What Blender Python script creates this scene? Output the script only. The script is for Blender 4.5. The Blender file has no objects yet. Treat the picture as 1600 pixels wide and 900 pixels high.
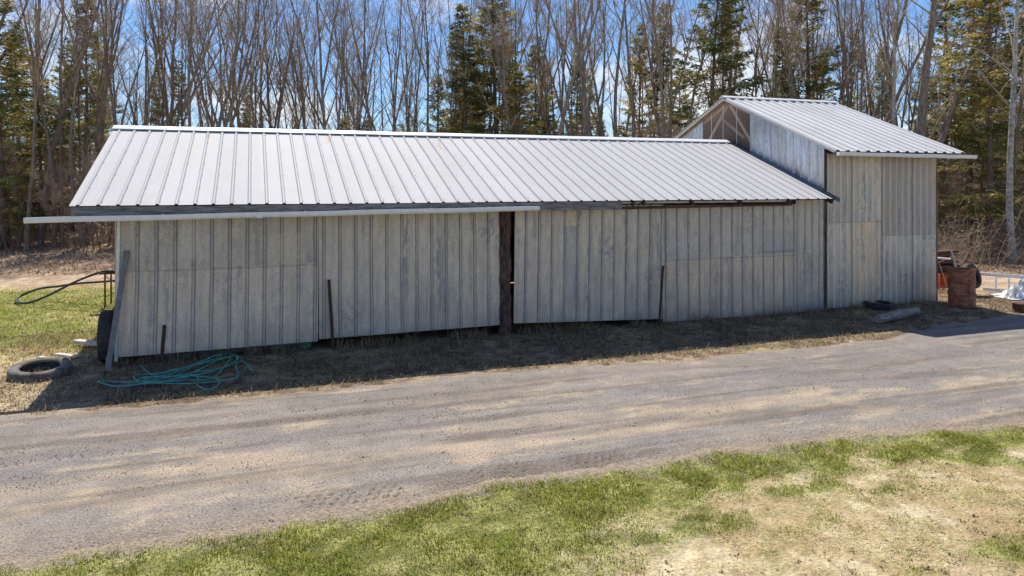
import bpy, math, random
import numpy as np
from mathutils import Vector, Matrix, Quaternion
random.seed(7); rng = np.random.default_rng(11)
S = bpy.context.scene; COL = S.collection
# ------------------------------------------------------------------ camera, sky, sun, exposure
TH = math.radians(19.9); F = 1120.0; HZ = 284.0; CH = 3.0
cs, sn = math.cos(TH), math.sin(TH)
cd = bpy.data.cameras.new('camera'); cam = bpy.data.objects.new('camera', cd); COL.objects.link(cam)
cam.location = (0, 0, CH); cam.rotation_euler = (math.pi/2, 0, -TH)
cd.lens = 36*F/1600; cd.sensor_width = 36; cd.shift_y = -(450-HZ)/1600; cd.clip_end = 2000; cd.clip_start = .1
S.camera = cam
SUN = Vector((.05, .70, 1.0)).normalized()
w = bpy.data.worlds.new('World'); S.world = w; w.use_nodes = True
nt = w.node_tree; nt.nodes.clear()
def N(t, ty, **k):
    n = t.nodes.new(ty)
    for a, b in k.items(): setattr(n, a, b)
    return n
out = N(nt, 'ShaderNodeOutputWorld'); bg = N(nt, 'ShaderNodeBackground'); bg.inputs[1].default_value = .060
sky = N(nt, 'ShaderNodeTexSky', sky_type='NISHITA'); sky.sun_disc = False
sky.sun_elevation = math.asin(SUN.z); sky.sun_rotation = math.atan2(SUN.x, SUN.y)
sky.air_density = 1.0; sky.dust_density = .15; sky.ozone_density = 4.0; sky.altitude = 300
tc = N(nt, 'ShaderNodeTexCoord'); mp = N(nt, 'ShaderNodeMapping'); mp.inputs['Scale'].default_value = (1.0, 1.0, 2.2); mp.inputs['Location'].default_value = (.35, .2, .1)
nz = N(nt, 'ShaderNodeTexNoise'); nz.inputs['Scale'].default_value = 3.6; nz.inputs['Detail'].default_value = 9; nz.inputs['Roughness'].default_value = .58
cr = N(nt, 'ShaderNodeValToRGB'); cr.color_ramp.elements[0].position = .54; cr.color_ramp.elements[1].position = .70
sep = N(nt, 'ShaderNodeSeparateXYZ')
mr = N(nt, 'ShaderNodeMapRange'); mr.inputs[1].default_value = .0; mr.inputs[2].default_value = .22; mr.inputs[3].default_value = .09; mr.inputs[4].default_value = 0.0
ad = N(nt, 'ShaderNodeMath', operation='ADD')
tint = N(nt, 'ShaderNodeMix', data_type='RGBA', blend_type='MULTIPLY'); tint.inputs[0].default_value = 1; tint.inputs[7].default_value = (1.15, 1.42, 1.72, 1)
mx = N(nt, 'ShaderNodeMix', data_type='RGBA'); mx.inputs[7].default_value = (12, 12.6, 13.6, 1)
L = nt.links
L.new(tc.outputs['Generated'], mp.inputs[0]); L.new(mp.outputs[0], nz.inputs['Vector']); L.new(tc.outputs['Generated'], sep.inputs[0])
L.new(sep.outputs[2], mr.inputs[0]); L.new(nz.outputs[0], ad.inputs[0]); L.new(mr.outputs[0], ad.inputs[1]); L.new(ad.outputs[0], cr.inputs[0])
L.new(sky.outputs[0], tint.inputs[6]); L.new(tint.outputs[2], mx.inputs[6]); L.new(cr.outputs[0], mx.inputs[0])
L.new(mx.outputs[2], bg.inputs[0]); L.new(bg.outputs[0], out.inputs[0])
sl = bpy.data.lights.new('sun', 'SUN'); sl.energy = 4.7; sl.angle = math.radians(.53); sl.color = (1, .95, .87)
so = bpy.data.objects.new('sun', sl); COL.objects.link(so); so.rotation_euler = (-SUN).to_track_quat('-Z', 'Y').to_euler(); so.location = (5, 20, 40)
S.view_settings.view_transform = 'Standard'; S.view_settings.look = 'None'; S.view_settings.gamma = 1; S.view_settings.exposure = .43
S.view_settings.use_curve_mapping = False
try:
    S.cycles.max_bounces = 6; S.cycles.transparent_max_bounces = 12
except Exception: pass

# ------------------------------------------------------------------ places from the photograph (1600x900 pixels) to metres
def gp(u, v, z=0.0):
    a = (u-800)/F; t = (CH-z)*F/(v-HZ)
    return Vector((t*(a*cs+sn), t*(cs-a*sn), z))
def yp(u, v, Y):
    a = (u-800)/F; t = Y/(cs-a*sn)
    return Vector((t*(a*cs+sn), Y, CH+t*(HZ-v)/F))
def dp(u, t, z=0.0):
    a = (u-800)/F
    return Vector((t*(a*cs+sn), t*(cs-a*sn), z))
# ------------------------------------------------------------------ numpy noise
_tab = rng.random((256, 256))
def vnoise(x, y):
    xi = np.floor(x).astype(int); yi = np.floor(y).astype(int); fx = x-xi; fy = y-yi
    fx = fx*fx*(3-2*fx); fy = fy*fy*(3-2*fy)
    g = lambda i, j: _tab[i & 255, j & 255]
    return (g(xi, yi)*(1-fx)+g(xi+1, yi)*fx)*(1-fy)+(g(xi, yi+1)*(1-fx)+g(xi+1, yi+1)*fx)*fy
def fbm(x, y, o=4, s=0.0):
    x = np.asarray(x, float)+s*17.3; y = np.asarray(y, float)+s*9.1; r = 0; a = .5; n = 0
    for k in range(o):
        r = r+a*vnoise(x, y); n += a; a *= .55; x = x*2.03+5.1; y = y*2.03+3.7
    return r/n
def ss(a, b, x): t = np.clip((x-a)/(b-a), 0, 1); return t*t*(3-2*t)
def mixc(c0, c1, f): f = np.asarray(f)[..., None]; return c0*(1-f)+np.asarray(c1)*f
# ------------------------------------------------------------------ mesh helpers
def mesh_np(name, V, Fq, cols=None, mats=(), smooth=False, mi=None):
    me = bpy.data.meshes.new(name); V = np.asarray(V, np.float32); Fq = np.asarray(Fq, np.int32); k = Fq.shape[1]
    me.vertices.add(len(V)); me.vertices.foreach_set('co', V.ravel())
    me.loops.add(Fq.size); me.loops.foreach_set('vertex_index', Fq.ravel())
    me.polygons.add(len(Fq)); me.polygons.foreach_set('loop_start', np.arange(0, Fq.size, k, dtype=np.int32))
    try: me.polygons.foreach_set('loop_total', np.full(len(Fq), k, np.int32))
    except Exception: pass
    if mi is not None: me.polygons.foreach_set('material_index', np.asarray(mi, np.int32))
    me.polygons.foreach_set('use_smooth', np.full(len(Fq), bool(smooth)))
    if cols is not None:
        a = me.color_attributes.new('Col', 'FLOAT_COLOR', 'POINT')
        c = np.ones((len(V), 4), np.float32); c[:, :3] = cols; a.data.foreach_set('color', c.ravel())
    for m in mats: me.materials.append(m)
    me.update(calc_edges=True); me.validate()
    return me
def link(name, me, parent=None, loc=None):
    o = bpy.data.objects.new(name, me); COL.objects.link(o)
    if parent is not None: o.parent = parent
    if loc is not None: o.location = loc
    return o
def tag(o, label, cat, group=None):
    o['label'] = label; o['category'] = cat
    if group: o['group'] = group
    return o
def kind(o, k): o['kind'] = k; return o
def empty(name, loc, label=None, cat=None, group=None):
    o = bpy.data.objects.new(name, None); COL.objects.link(o); o.location = loc; o.empty_display_size = .2
    if label: tag(o, label, cat, group)
    return o
class MB:
    def __init__(s): s.v = []; s.f = []; s.m = []
    def add(s, vs, fs, m=0):
        b = len(s.v); s.v += [tuple(p) for p in vs]; s.f += [tuple(i+b for i in f) for f in fs]; s.m += [m]*len(fs)
    def bar(s, p0, p1, wx, wy, m=0, up=(0, 0, 1), taper=1, jit=0, seg=1):
        p0 = Vector(p0); p1 = Vector(p1); d = (p1-p0).normalized(); upv = Vector(up)
        if abs(d.dot(upv)) > .95: upv = Vector((0, 1, 0))
        a = d.cross(upv).normalized(); b = a.cross(d).normalized(); vs = []
        for k in range(seg+1):
            f = k/seg; c = p0.lerp(p1, f); q = 1+(taper-1)*f
            for sx, sy in ((-1, -1), (1, -1), (1, 1), (-1, 1)):
                j = Vector((random.uniform(-jit, jit), random.uniform(-jit, jit), random.uniform(-jit, jit)))
                vs.append(c+a*sx*wx/2*q+b*sy*wy/2*q+j)
        fs = [(0, 3, 2, 1), tuple(4*seg+i for i in range(4))]
        for k in range(seg):
            for i in range(4): fs.append((4*k+i, 4*k+(i+1) % 4, 4*k+4+(i+1) % 4, 4*k+4+i))
        s.add(vs, fs, m)
    def tube(s, pts, r, n=8, m=0, cap=True):
        pts = [Vector(p) for p in pts]; K = len(pts); rr = r if hasattr(r, '__len__') else [r]*K; vs = []
        ref = None
        for k, p in enumerate(pts):
            d = (pts[min(k+1, K-1)]-pts[max(k-1, 0)]).normalized()
            if ref is None:
                ref = Vector((0, 0, 1)) if abs(d.z) < .9 else Vector((1, 0, 0))
            a = ref.cross(d)
            if a.length < 1e-4: a = Vector((1, 0, 0)).cross(d)
            a.normalize(); b = d.cross(a); ref = b
            for i in range(n):
                t = 2*math.pi*i/n; vs.append(p+(a*math.cos(t)+b*math.sin(t))*rr[k])
        fs = [(k*n+i, k*n+(i+1) % n, (k+1)*n+(i+1) % n, (k+1)*n+i) for k in range(K-1) for i in range(n)]
        if cap: fs += [tuple(reversed(range(n))), tuple((K-1)*n+i for i in range(n))]
        s.add(vs, fs, m)
    def build(s, name, mats, parent=None, bevel=0, smooth=False, origin=None):
        if not isinstance(mats, (list, tuple)): mats = [mats]
        o0 = Vector(parent.location) if parent is not None else (Vector(origin) if origin is not None else Vector((0, 0, 0)))
        me = bpy.data.meshes.new(name); me.from_pydata([tuple(Vector(p)-o0) for p in s.v], [], s.f)
        for m in mats: me.materials.append(m)
        me.polygons.foreach_set('material_index', s.m); me.polygons.foreach_set('use_smooth', [smooth]*len(s.f)); me.update()
        o = link(name, me, parent, None if parent is not None else o0)
        if bevel:
            b = o.modifiers.new('bevel', 'BEVEL'); b.width = bevel; b.segments = 2; b.limit_method = 'ANGLE'
        return o
# ------------------------------------------------------------------ materials
def mat(name, c1, c2=None, scale=8, detail=6, rough=.8, metal=0, bump=.0, bscale=None, stretch=(1, 1, 1), attr=False, lo=.35, hi=.65, var=.25, spec=.3, transl=0, bdist=.01):
    m = bpy.data.materials.new(name); m.use_nodes = True; t = m.node_tree; L = t.links
    b = t.nodes['Principled BSDF']; b.inputs['Roughness'].default_value = rough; b.inputs['Metallic'].default_value = metal
    b.inputs['Specular IOR Level'].default_value = spec
    tc = N(t, 'ShaderNodeTexCoord'); mp = N(t, 'ShaderNodeMapping'); mp.inputs['Scale'].default_value = stretch; L.new(tc.outputs['Object'], mp.inputs[0])
    nz = N(t, 'ShaderNodeTexNoise'); nz.inputs['Scale'].default_value = scale; nz.inputs['Detail'].default_value = detail; nz.inputs['Roughness'].default_value = .65; L.new(mp.outputs[0], nz.inputs['Vector'])
    r = N(t, 'ShaderNodeValToRGB'); r.color_ramp.elements[0].position = lo; r.color_ramp.elements[1].position = hi; L.new(nz.outputs[0], r.inputs[0])
    if attr:
        at = N(t, 'ShaderNodeAttribute', attribute_name='Col'); mul = N(t, 'ShaderNodeMix', data_type='RGBA', blend_type='MULTIPLY'); mul.inputs[0].default_value = 1
        r.color_ramp.elements[0].color = (1-var, 1-var, 1-var, 1); r.color_ramp.elements[1].color = (1+var, 1+var, 1+var, 1)
        L.new(at.outputs['Color'], mul.inputs[6]); L.new(r.outputs[0], mul.inputs[7]); L.new(mul.outputs[2], b.inputs['Base Color']); csock = mul.outputs[2]
    else:
        c2 = c2 or tuple(x*.7 for x in c1)
        r.color_ramp.elements[0].color = (*c1, 1); r.color_ramp.elements[1].color = (*c2, 1); L.new(r.outputs[0], b.inputs['Base Color']); csock = r.outputs[0]
    if bump:
        n2 = N(t, 'ShaderNodeTexNoise'); n2.inputs['Scale'].default_value = bscale or scale*3; n2.inputs['Detail'].default_value = 8; L.new(mp.outputs[0], n2.inputs['Vector'])
        bp = N(t, 'ShaderNodeBump'); bp.inputs['Strength'].default_value = bump; bp.inputs['Distance'].default_value = bdist; L.new(n2.outputs[0], bp.inputs['Height']); L.new(bp.outputs[0], b.inputs['Normal'])
    if transl:
        tr = N(t, 'ShaderNodeBsdfTranslucent'); L.new(csock, tr.inputs[0]); ms = N(t, 'ShaderNodeMixShader'); ms.inputs[0].default_value = transl
        L.new(b.outputs[0], ms.inputs[1]); L.new(tr.outputs[0], ms.inputs[2]); L.new(ms.outputs[0], t.nodes['Material Output'].inputs[0])
    return m
M = {}
M['ground'] = mat('ground', None, scale=26, detail=12, rough=.95, bump=.9, bscale=34, attr=True, var=.42, bdist=.03, lo=.3, hi=.7)
M['gravel'] = mat('gravel', None, scale=48, detail=10, rough=.92, bump=.8, bscale=55, attr=True, var=.36, bdist=.024, lo=.36, hi=.64)
M['blade'] = mat('grass_blade', None, scale=3, rough=.7, attr=True, var=.12, transl=.3)
M['rooft'] = mat('roof_metal', None, scale=30, detail=8, rough=.72, metal=0, attr=True, var=.05, spec=.25)
M['siding'] = mat('weathered_siding', None, scale=40, detail=10, rough=.45, metal=.32, attr=True, var=.16, spec=.5, bump=.12, bscale=5, bdist=.02)
M['siding_b'] = mat('galvanised_siding', None, scale=14, detail=10, rough=.34, metal=.4, attr=True, var=.16, spec=.5, bump=.15, bscale=4, bdist=.03)
M['white'] = mat('white_gutter', (.84, .84, .82), (.74, .74, .72), scale=5, rough=.35, spec=.5)
M['board'] = mat('grey_board', (.075, .07, .078), (.34, .32, .31), scale=3, detail=12, rough=.9, stretch=(1.3, 9, 9), bump=.5, bscale=12, lo=.3, hi=.7)
M['board_v'] = mat('grey_board_upright', (.13, .125, .13), (.30, .285, .28), scale=3, detail=12, rough=.9, stretch=(14, 14, .8), bump=.5, bscale=12, lo=.3, hi=.7)
M['wood'] = mat('brown_wood', (.16, .10, .06), (.32, .22, .14), scale=3, detail=10, rough=.85, stretch=(1, 8, 8), bump=.3)
M['rafter'] = mat('truss_wood', (.60, .45, .31), (.74, .58, .43), scale=4, detail=8, rough=.8)
M['darkwood'] = mat('dark_wood', (.055, .035, .025), (.14, .085, .06), scale=5, detail=10, rough=.9, bump=.5)
M['postwood'] = mat('rough_post', (.025, .018, .016), (.19, .12, .095), scale=7, detail=12, rough=.95, stretch=(2.5, 2.5, .8), bump=1, bscale=14, bdist=.03)
M['flash'] = mat('dark_flashing', (.045, .06, .09), (.10, .12, .16), scale=8, rough=.35, metal=.4)
M['rubber'] = mat('rubber', (.022, .022, .024), (.07, .065, .06), scale=9, rough=.75, bump=.3, detail=9)
M['dusty'] = mat('dusty_rubber', (.05, .047, .044), (.26, .23, .20), scale=6, rough=.9, bump=.5, detail=9)
M['teal'] = mat('teal_hose', (.03, .20, .16), (.13, .42, .34), scale=9, rough=.6, spec=.5)
M['blackhose'] = mat('black_hose', (.03, .04, .035), (.06, .075, .065), scale=4, rough=.5)
M['rust'] = mat('rusty_steel', (.11, .04, .022), (.25, .115, .07), scale=9, detail=10, rough=.85, bump=.4)
M['drum'] = mat('rusted_drum', (.20, .055, .026), (.48, .21, .12), scale=5, detail=12, rough=.8, stretch=(1, 1, 1.6), bump=.4)
M['stake'] = mat('dark_stake', (.03, .022, .02), (.09, .06, .045), scale=20, rough=.8)
M['alu'] = mat('aluminium', (.66, .66, .64), (.82, .82, .80), scale=10, rough=.45, metal=.15)
M['paleboard'] = mat('pale_board', (.42, .37, .31), (.66, .62, .56), scale=5, detail=8, rough=.85, stretch=(1, 6, 6))
M['log'] = mat('weathered_log', (.12, .10, .09), (.42, .37, .33), scale=6, detail=12, rough=.9, stretch=(1, 5, 5), bump=.8)
M['orange'] = mat('orange_plastic', (.55, .10, .03), (.75, .18, .05), scale=6, rough=.6)
M['tarp'] = mat('teal_tarp', (.10, .32, .30), (.45, .55, .55), scale=7, rough=.5)
M['black'] = mat('black_tarp', (.012, .013, .013), (.035, .033, .03), scale=5, rough=.7)
M['green_tub'] = mat('green_tub', (.02, .16, .09), (.03, .24, .14), scale=5, rough=.5)
M['bark'] = mat('grey_bark', (.14, .11, .085), (.36, .305, .25), scale=5, detail=10, rough=.95, stretch=(3, 3, .7), bump=.8, bscale=14, bdist=.02)
M['bark2'] = mat('brown_bark', (.11, .08, .06), (.27, .21, .155), scale=5, detail=10, rough=.95, stretch=(3, 3, .7), bump=.8, bscale=14, bdist=.02)
M['barkpale'] = mat('pale_birch_bark', (.22, .2, .17), (.60, .56, .51), scale=4, detail=10, rough=.9, stretch=(1.5, 1.5, 2), bump=.3)
M['twig'] = mat('twigs', (.27, .20, .13), (.56, .45, .32), scale=1.2, detail=6, rough=.9)
M['twigred'] = mat('red_twigs', (.34, .22, .15), (.58, .44, .33), scale=1.5, detail=6, rough=.9)
M['needle'] = mat('needles', None, scale=1.4, detail=6, rough=.75, attr=True, var=.3, transl=.42)
M['rock'] = mat('pebble', (.2, .19, .18), (.42, .40, .38), scale=30, rough=.9)
M['litter'] = mat('dead_leaves', None, scale=6, rough=.9, attr=True, var=.2, transl=.3)
M['interior'] = mat('interior_boards', (.44, .31, .21), (.62, .46, .32), scale=4, rough=.95, stretch=(1, 6, 6))
def clear_mat():
    m = bpy.data.materials.new('clear_corrugated_plastic'); m.use_nodes = True; t = m.node_tree; L = t.links; b = t.nodes['Principled BSDF']
    b.inputs['Base Color'].default_value = (.56, .47, .40, 1); b.inputs['Roughness'].default_value = .25
    tr = N(t, 'ShaderNodeBsdfTransparent'); tr.inputs[0].default_value = (.95, .90, .86, 1); ms = N(t, 'ShaderNodeMixShader'); ms.inputs[0].default_value = .26
    L.new(tr.outputs[0], ms.inputs[1]); L.new(b.outputs[0], ms.inputs[2]); L.new(ms.outputs[0], t.nodes['Material Output'].inputs[0]); return m
M['clear'] = clear_mat()

# ------------------------------------------------------------------ ground and drive
lo_pts = [gp(*p) for p in ((0, 886), (150, 860), (330, 832), (500, 800), (700, 762), (860, 740), (1000, 718), (1200, 694), (1400, 672), (1600, 655))]
hi_pts = [gp(*p) for p in ((0, 646), (120, 636), (330, 618), (500, 604), (640, 590), (850, 571), (1100, 555), (1250, 540), (1390, 524), (1470, 506), (1600, 488))]
LX = np.array([p.x for p in lo_pts]); LY = np.array([p.y for p in lo_pts]); HX = np.array([p.x for p in hi_pts]); HY = np.array([p.y for p in hi_pts])
LY = LY-.09; LX = np.r_[-80, LX, 80]; LY = np.r_[7.6, LY, 5.5]; HX = np.r_[-80, HX, 80]; HY = np.r_[11.9, HY, 13.5]
def y_lo(x): return np.interp(x, LX, LY)+(fbm(x*.8, x*0+2, 3)-.5)*.28+(fbm(x*5, x*0+7, 3)-.5)*.18
def y_hi(x): return np.interp(x, HX, HY)+(fbm(x*.7, x*0+31, 3)-.5)*.35+(fbm(x*4, x*0+17, 3)-.5)*.22
def green(x, y):                       # living grass share
    d = y_lo(x)-y                      # metres in front of the drive
    n = fbm(x*.55, y*.9, 4, 1); n2 = fbm(x*3.2, y*3.2, 3, 2)
    front = ss(1.5, .3, d+(n-.5)*1.5-np.clip(3.6-x, -.7, 4)*.55)*1.05+.22*n
    g = np.clip(front+(n2-.5)*1.1+.75*ss(.52, .68, fbm(x*1.1, y*1.7, 4, 19)), 0, 1)*ss(-.12, .12, d)
    back = ss(-2.6, -3.3, x-(fbm(y*.6, y*0, 2, 5)-.5))*ss(14.3, 15.8, y+(fbm(x*.5, y*.5, 2, 6)-.5)*1.8)*ss(23.6, 22.4, y)
    return np.maximum(g, np.clip(back*(.35+1.0*fbm(x*.7, y*1.5, 4, 7)+(n2-.5)*.5), 0, 1)*(y > 12))
def hgt(x, y):
    road = ss(-.25, .15, y-y_lo(x))*ss(-.25, .15, y_hi(x)-y)
    h = (fbm(x*1.6, y*1.6, 4, 8)-.5)*.05+(fbm(x*7, y*7, 3, 9)-.5)*.025
    far = ss(24, 60, y)*(fbm(x*.12, y*.12, 3, 4)-.35)*.5
    return (h*.8-.012)*(1-road)-.012*road+far*(1-road)
def gcol(x, y):
    n = fbm(x*1.3, y*1.3, 4, 3); n2 = fbm(x*6, y*6, 3, 4); g = green(x, y)
    straw = mixc(np.array([.38, .28, .14]), [.54, .44, .28], ss(.35, .65, n*.5+n2*.5))
    straw = straw*(.72+.56*fbm(x*16, y*16, 2, 77))[..., None]
    straw = mixc(straw, [.33, .225, .12], ss(.5, .75, fbm(x*.8, y*1.1, 4, 12))*.6)
    grn = mixc(np.array([.12, .135, .03]), [.30, .29, .09], ss(.3, .7, n2))
    c = mixc(straw, grn, g*.9)
    c = mixc(c, [.27, .215, .16], ss(.30, .02, y_lo(x)-y+(n2-.5)*.35)*(y < 9)*.9)
    strip = (y > y_hi(x)-.3)*(y < 14.6)*1.0          # litter and dead grass along the wall
    dirt = mixc(np.array([.12, .078, .05]), [.36, .27, .17], ss(.35, .7, n2*.6+n*.4))
    c = mixc(c, dirt, strip*ss(-.9, .4, x+2.2)*.9*(1-g*.5))
    wood = ss(23.0, 26.5, y+(fbm(x*.4, y*.4, 3, 14)-.5)*3)
    wood = np.maximum(wood, ss(17, 19, x)*ss(13.2, 14.5, y))
    lit = mixc(np.array([.30, .19, .12]), [.52, .39, .26], ss(.35, .65, n*.5+n2*.5))
    c = mixc(c, lit, wood)
    yband = ss(.55, .7, fbm(x*.5, y*2.2, 3, 22))*(np.abs(y-y_hi(x)) < .5)
    c = mixc(c, [.40, .34, .14], yband*.5)
    return c
def axis(a, b, st, lo, hi, g=1.22):
    m = list(np.arange(a, b+1e-6, st)); s = st; x = a; L0 = []
    while x > lo: s *= g; x -= s; L0.append(x)
    s = st; x = b; R0 = []
    while x < hi: s *= g; x += s; R0.append(x)
    return np.array(L0[::-1]+m+R0)
def grid_mesh(name, xs, ys, zf, cf, m):
    X, Y = np.meshgrid(xs, ys); V = np.stack([X, Y, zf(X, Y)], -1).reshape(-1, 3); nx = len(xs); ny = len(ys)
    i = (np.arange(ny-1)[:, None]*nx+np.arange(nx-1)[None]).ravel(); Fq = np.stack([i, i+1, i+nx+1, i+nx], 1)
    return mesh_np(name, V, Fq, cf(X, Y).reshape(-1, 3), [m], True)
ys = np.r_[axis(3.5, 15.0, .05, -400, 15.0)[:-1], np.arange(15.0, 28, .11)]; ys = np.r_[ys, axis(27.9, 28.0, .15, 27.9, 900, 1.13)[3:]]
ys = np.unique(ys)
kind(link('ground', grid_mesh('ground', axis(-6.5, 17, .06, -600, 700, 1.16), ys, hgt, gcol, M['ground'])), 'structure')
# the gravel drive: a strip of its own following the two ragged edges
rx = np.r_[axis(-5.5, 15, .05, -78, 78, 1.12)]; rs = np.linspace(0, 1, 95)
RX, RS = np.meshgrid(rx, rs); yl = y_lo(RX); yh = y_hi(RX); RY = yl+(yh-yl)*RS
edge = ss(-.12, .30, np.minimum(RY-yl, yh-RY)); rz = -.05+.062*edge+.012*np.sin(np.pi*RS)+(fbm(RX*.9, RY*4.5, 3, 40)-.5)*.022*np.sin(np.pi*RS)+(fbm(RX*6, RY*6, 2, 41)-.5)*.010*np.sin(np.pi*RS)
d0 = RY-yl; d1 = yh-RY
tr = (ss(.1, .2, d0)*ss(.52, .40, d0)*ss(-.3, .6, RX)*ss(4.4, 3.2, RX))       # tyre tread marks on the soft edge
tread = tr*(.5+.5*np.sign(np.sin(RX*62+np.sin(d0*38)*2.0)))*(.5+.5*np.sign(np.sin(d0*68)))*(fbm(RX*3, RY*3, 2, 66) > .42)
rz -= tread*.010
b1 = fbm(RX*.32, RY*2.3, 5, 50); b2 = fbm(RX*.55, RY*4.6, 5, 51); b3 = fbm(RX*5, RY*5, 4, 52)
rc = mixc(np.full(RX.shape+(3,), 1.)*np.array([.262, .228, .205]), [.30, .265, .235], ss(.35, .65, b1))
blue = ss(.42, .62, fbm(RX*.22, RY*1.7, 4, 53)+.10*np.exp(-((d0-2.3)/.55)**2)-.03); rc = mixc(rc, [.20, .195, .195], blue*.5)
tan = ss(.54, .72, b2-.05+.22*np.exp(-((d0-1.2)/.55)**2)+.05*ss(.5, 0, d0)-.10*ss(1.6, 2.6, d0)); rc = mixc(rc, [.37, .305, .235], tan*.62)
rc = mixc(rc, [.52, .41, .28], ss(.58, .76, fbm(RX*1.3, RY*4.0, 5, 57)+.10*np.exp(-((d0-1.3)/.6)**2)-.05*ss(2,3,d0))*.55)
rc = mixc(rc, [.36, .28, .20], ss(.45, .0, d0)*.65)
rc = mixc(rc, [.15, .12, .10], ss(.56, .70, fbm(RX*.28, RY*6, 4, 54))*.6)
for dd_, ww_ in ((1.05, .16), (2.75, .18), (3.3, .1)): rc = mixc(rc, [.17, .135, .11], np.exp(-((d0-dd_-.12*np.sin(RX*.5)-.15*(fbm(RX*.4, RX*0, 2, 71)-.5))/ww_)**2)*.5*ss(.3, .6, fbm(RX*.5, RY*3, 3, 72)))
rc = mixc(rc, [.36, .27, .18], ss(.5, 0, d1)*ss(.35, .6, b3)*.8*(RX < 11.5))
rc = mixc(rc, [.11, .08, .06], tread*.75)
rc = rc*(.80+.40*b3)[..., None]*np.array([.93, .90, .845])
nx = len(rx); i = (np.arange(len(rs)-1)[:, None]*nx+np.arange(nx-1)[None]).ravel()
kind(link('gravel_drive', mesh_np('gravel_drive', np.stack([RX, RY, rz], -1).reshape(-1, 3), np.stack([i, i+1, i+nx+1, i+nx], 1), rc.reshape(-1, 3), [M['gravel']], True)), 'structure')

# ------------------------------------------------------------------ grass as blades
def blades(name, x, y, z, h, wd, col, flat, m='blade'):
    n = len(x); th = rng.random(n)*2*np.pi; el = flat; ph = th+np.pi/2+rng.normal(0, .5, n)
    dx = np.cos(th)*np.cos(el)*h; dy = np.sin(th)*np.cos(el)*h; dz = np.sin(el)*h
    wx = np.cos(ph)*wd/2; wy = np.sin(ph)*wd/2
    p0 = np.stack([x-wx, y-wy, z], 1); p1 = np.stack([x+wx, y+wy, z], 1)
    pm = np.stack([x+dx*.55, y+dy*.55, z+dz*.65], 1); w2 = np.stack([wx*.7, wy*.7, wx*0], 1); tip = np.stack([x+dx, y+dy, z+dz], 1)
    V = np.stack([p0, p1, pm+w2, pm-w2, tip], 1).reshape(-1, 3); b = np.arange(n)[:, None]*5
    Fq = np.concatenate([b+[0, 1, 2], b+[0, 2, 3], b+[3, 2, 4]], 0)
    c = np.repeat(col[:, None], 5, 1); c = c*np.array([.75, .75, 1, 1, 1.1])[None, :, None]
    return kind(link(name, mesh_np(name, V, Fq, c.reshape(-1, 3), [M[m]])), 'stuff')
def in_view(x, y, mg=.06):
    fw = x*sn+y*cs; rt = x*cs-y*sn; a = rt/np.maximum(fw, .1)
    return (np.abs(a) < .7143+mg+.05) & (CH/np.maximum(fw, .1) < (900-HZ)/F+.05)
def bladecol(x, y, g):
    n = len(x); c = np.where((rng.random(n) < g)[:, None], np.array([.29, .325, .045]), np.array([.74, .585, .32]))
    c = c*(1+(fbm(x*3.2, y*3.2, 3, 33)-.5)*.8)[:, None]*rng.uniform(.65, 1.35, n)[:, None]
    yel = rng.random(n) < .22; c[yel] = c[yel]*np.array([1.5, 1.25, .95]); return np.clip(c, 0, .8)
n = 420000; x = rng.uniform(-4.5, 12.5, n); y = rng.uniform(3.2, 7.4, n); k = in_view(x, y) & (y < y_lo(x)+rng.normal(.0, .09, n)); x = x[k]; y = y[k]
k = rng.random(len(x)) < ss(.0, .34, fbm(x*4, y*4, 3, 60)); x = x[k]; y = y[k]
g = green(x, y); nb = fbm(x*2.8, y*2.8, 3, 61); h = (.014+.024*ss(.3, .75, nb))*rng.uniform(.6, 1.5, len(x))*(.75+.5*g)
blades('lawn_grass', x, y, hgt(x, y)-.004, h, rng.uniform(.004, .009, len(x)), bladecol(x, y, g*1.1), np.where(rng.random(len(x)) < g, rng.uniform(.4, 1.3, len(x)), rng.uniform(.05, .7, len(x))))
# small dark weeds dotted over the lawn
wx_, wy_, wz_, wh_, wc_ = [], [], [], [], []
for _ in range(1700):
    cx, cy = rng.uniform(-2, 11.5), rng.uniform(3.6, 7.0)
    if cy > y_lo(np.array(cx))-.08 or rng.random() > ss(.35, .6, fbm(np.array(cx*.8), np.array(cy*.8), 3, 70)): continue
    kk = rng.integers(3, 12); r = rng.uniform(.008, .03)
    px = cx+rng.normal(0, r, kk); py = cy+rng.normal(0, r, kk); wx_ += list(px); wy_ += list(py); wh_ += list(rng.uniform(.012, .028, kk))
    base = np.array([.06, .09, .03]) if rng.random() < .6 else np.array([.20, .13, .08]); wc_ += [base*rng.uniform(.7, 1.4) for _ in range(kk)]
wx_ = np.array(wx_); wy_ = np.array(wy_)
blades('lawn_weeds', wx_, wy_, hgt(wx_, wy_), np.array(wh_), rng.uniform(.006, .012, len(wx_)), np.array(wc_), rng.uniform(.15, 1.1, len(wx_)))
# dead grass and litter along the front wall and round the left end
n = 170000; x = rng.uniform(-6.5, 18, n); y = rng.uniform(10.3, 16.5, n)
k = (y > y_hi(x)+rng.normal(0, .1, n)) & ((y < 13.25) | (x < -2.3) | (x > 16.3)) & (rng.random(n) < ss(.25, .55, fbm(x*2.2, y*2.2, 3, 80))) & in_view(x, y)
x = x[k]; y = y[k]; n = len(x); c = np.array([.42, .30, .175])*rng.uniform(.15, 1.35, n)[:, None]
c = np.where((rng.random(n) < .12)[:, None]*(x[:, None] > -1), np.array([.16, .16, .05]), c)
blades('dead_grass', x, y, hgt(x, y), rng.uniform(.04, .15, n), rng.uniform(.006, .013, n), c, np.abs(rng.normal(.15, .42, n)))
n = 5000; x = rng.uniform(-2.3, 16.2, n); y = 13.32+rng.normal(0, .12, n); x = x[fbm(x*1.5, x*0, 3, 81) > .42]; y = y[:len(x)]; n = len(x)
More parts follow.
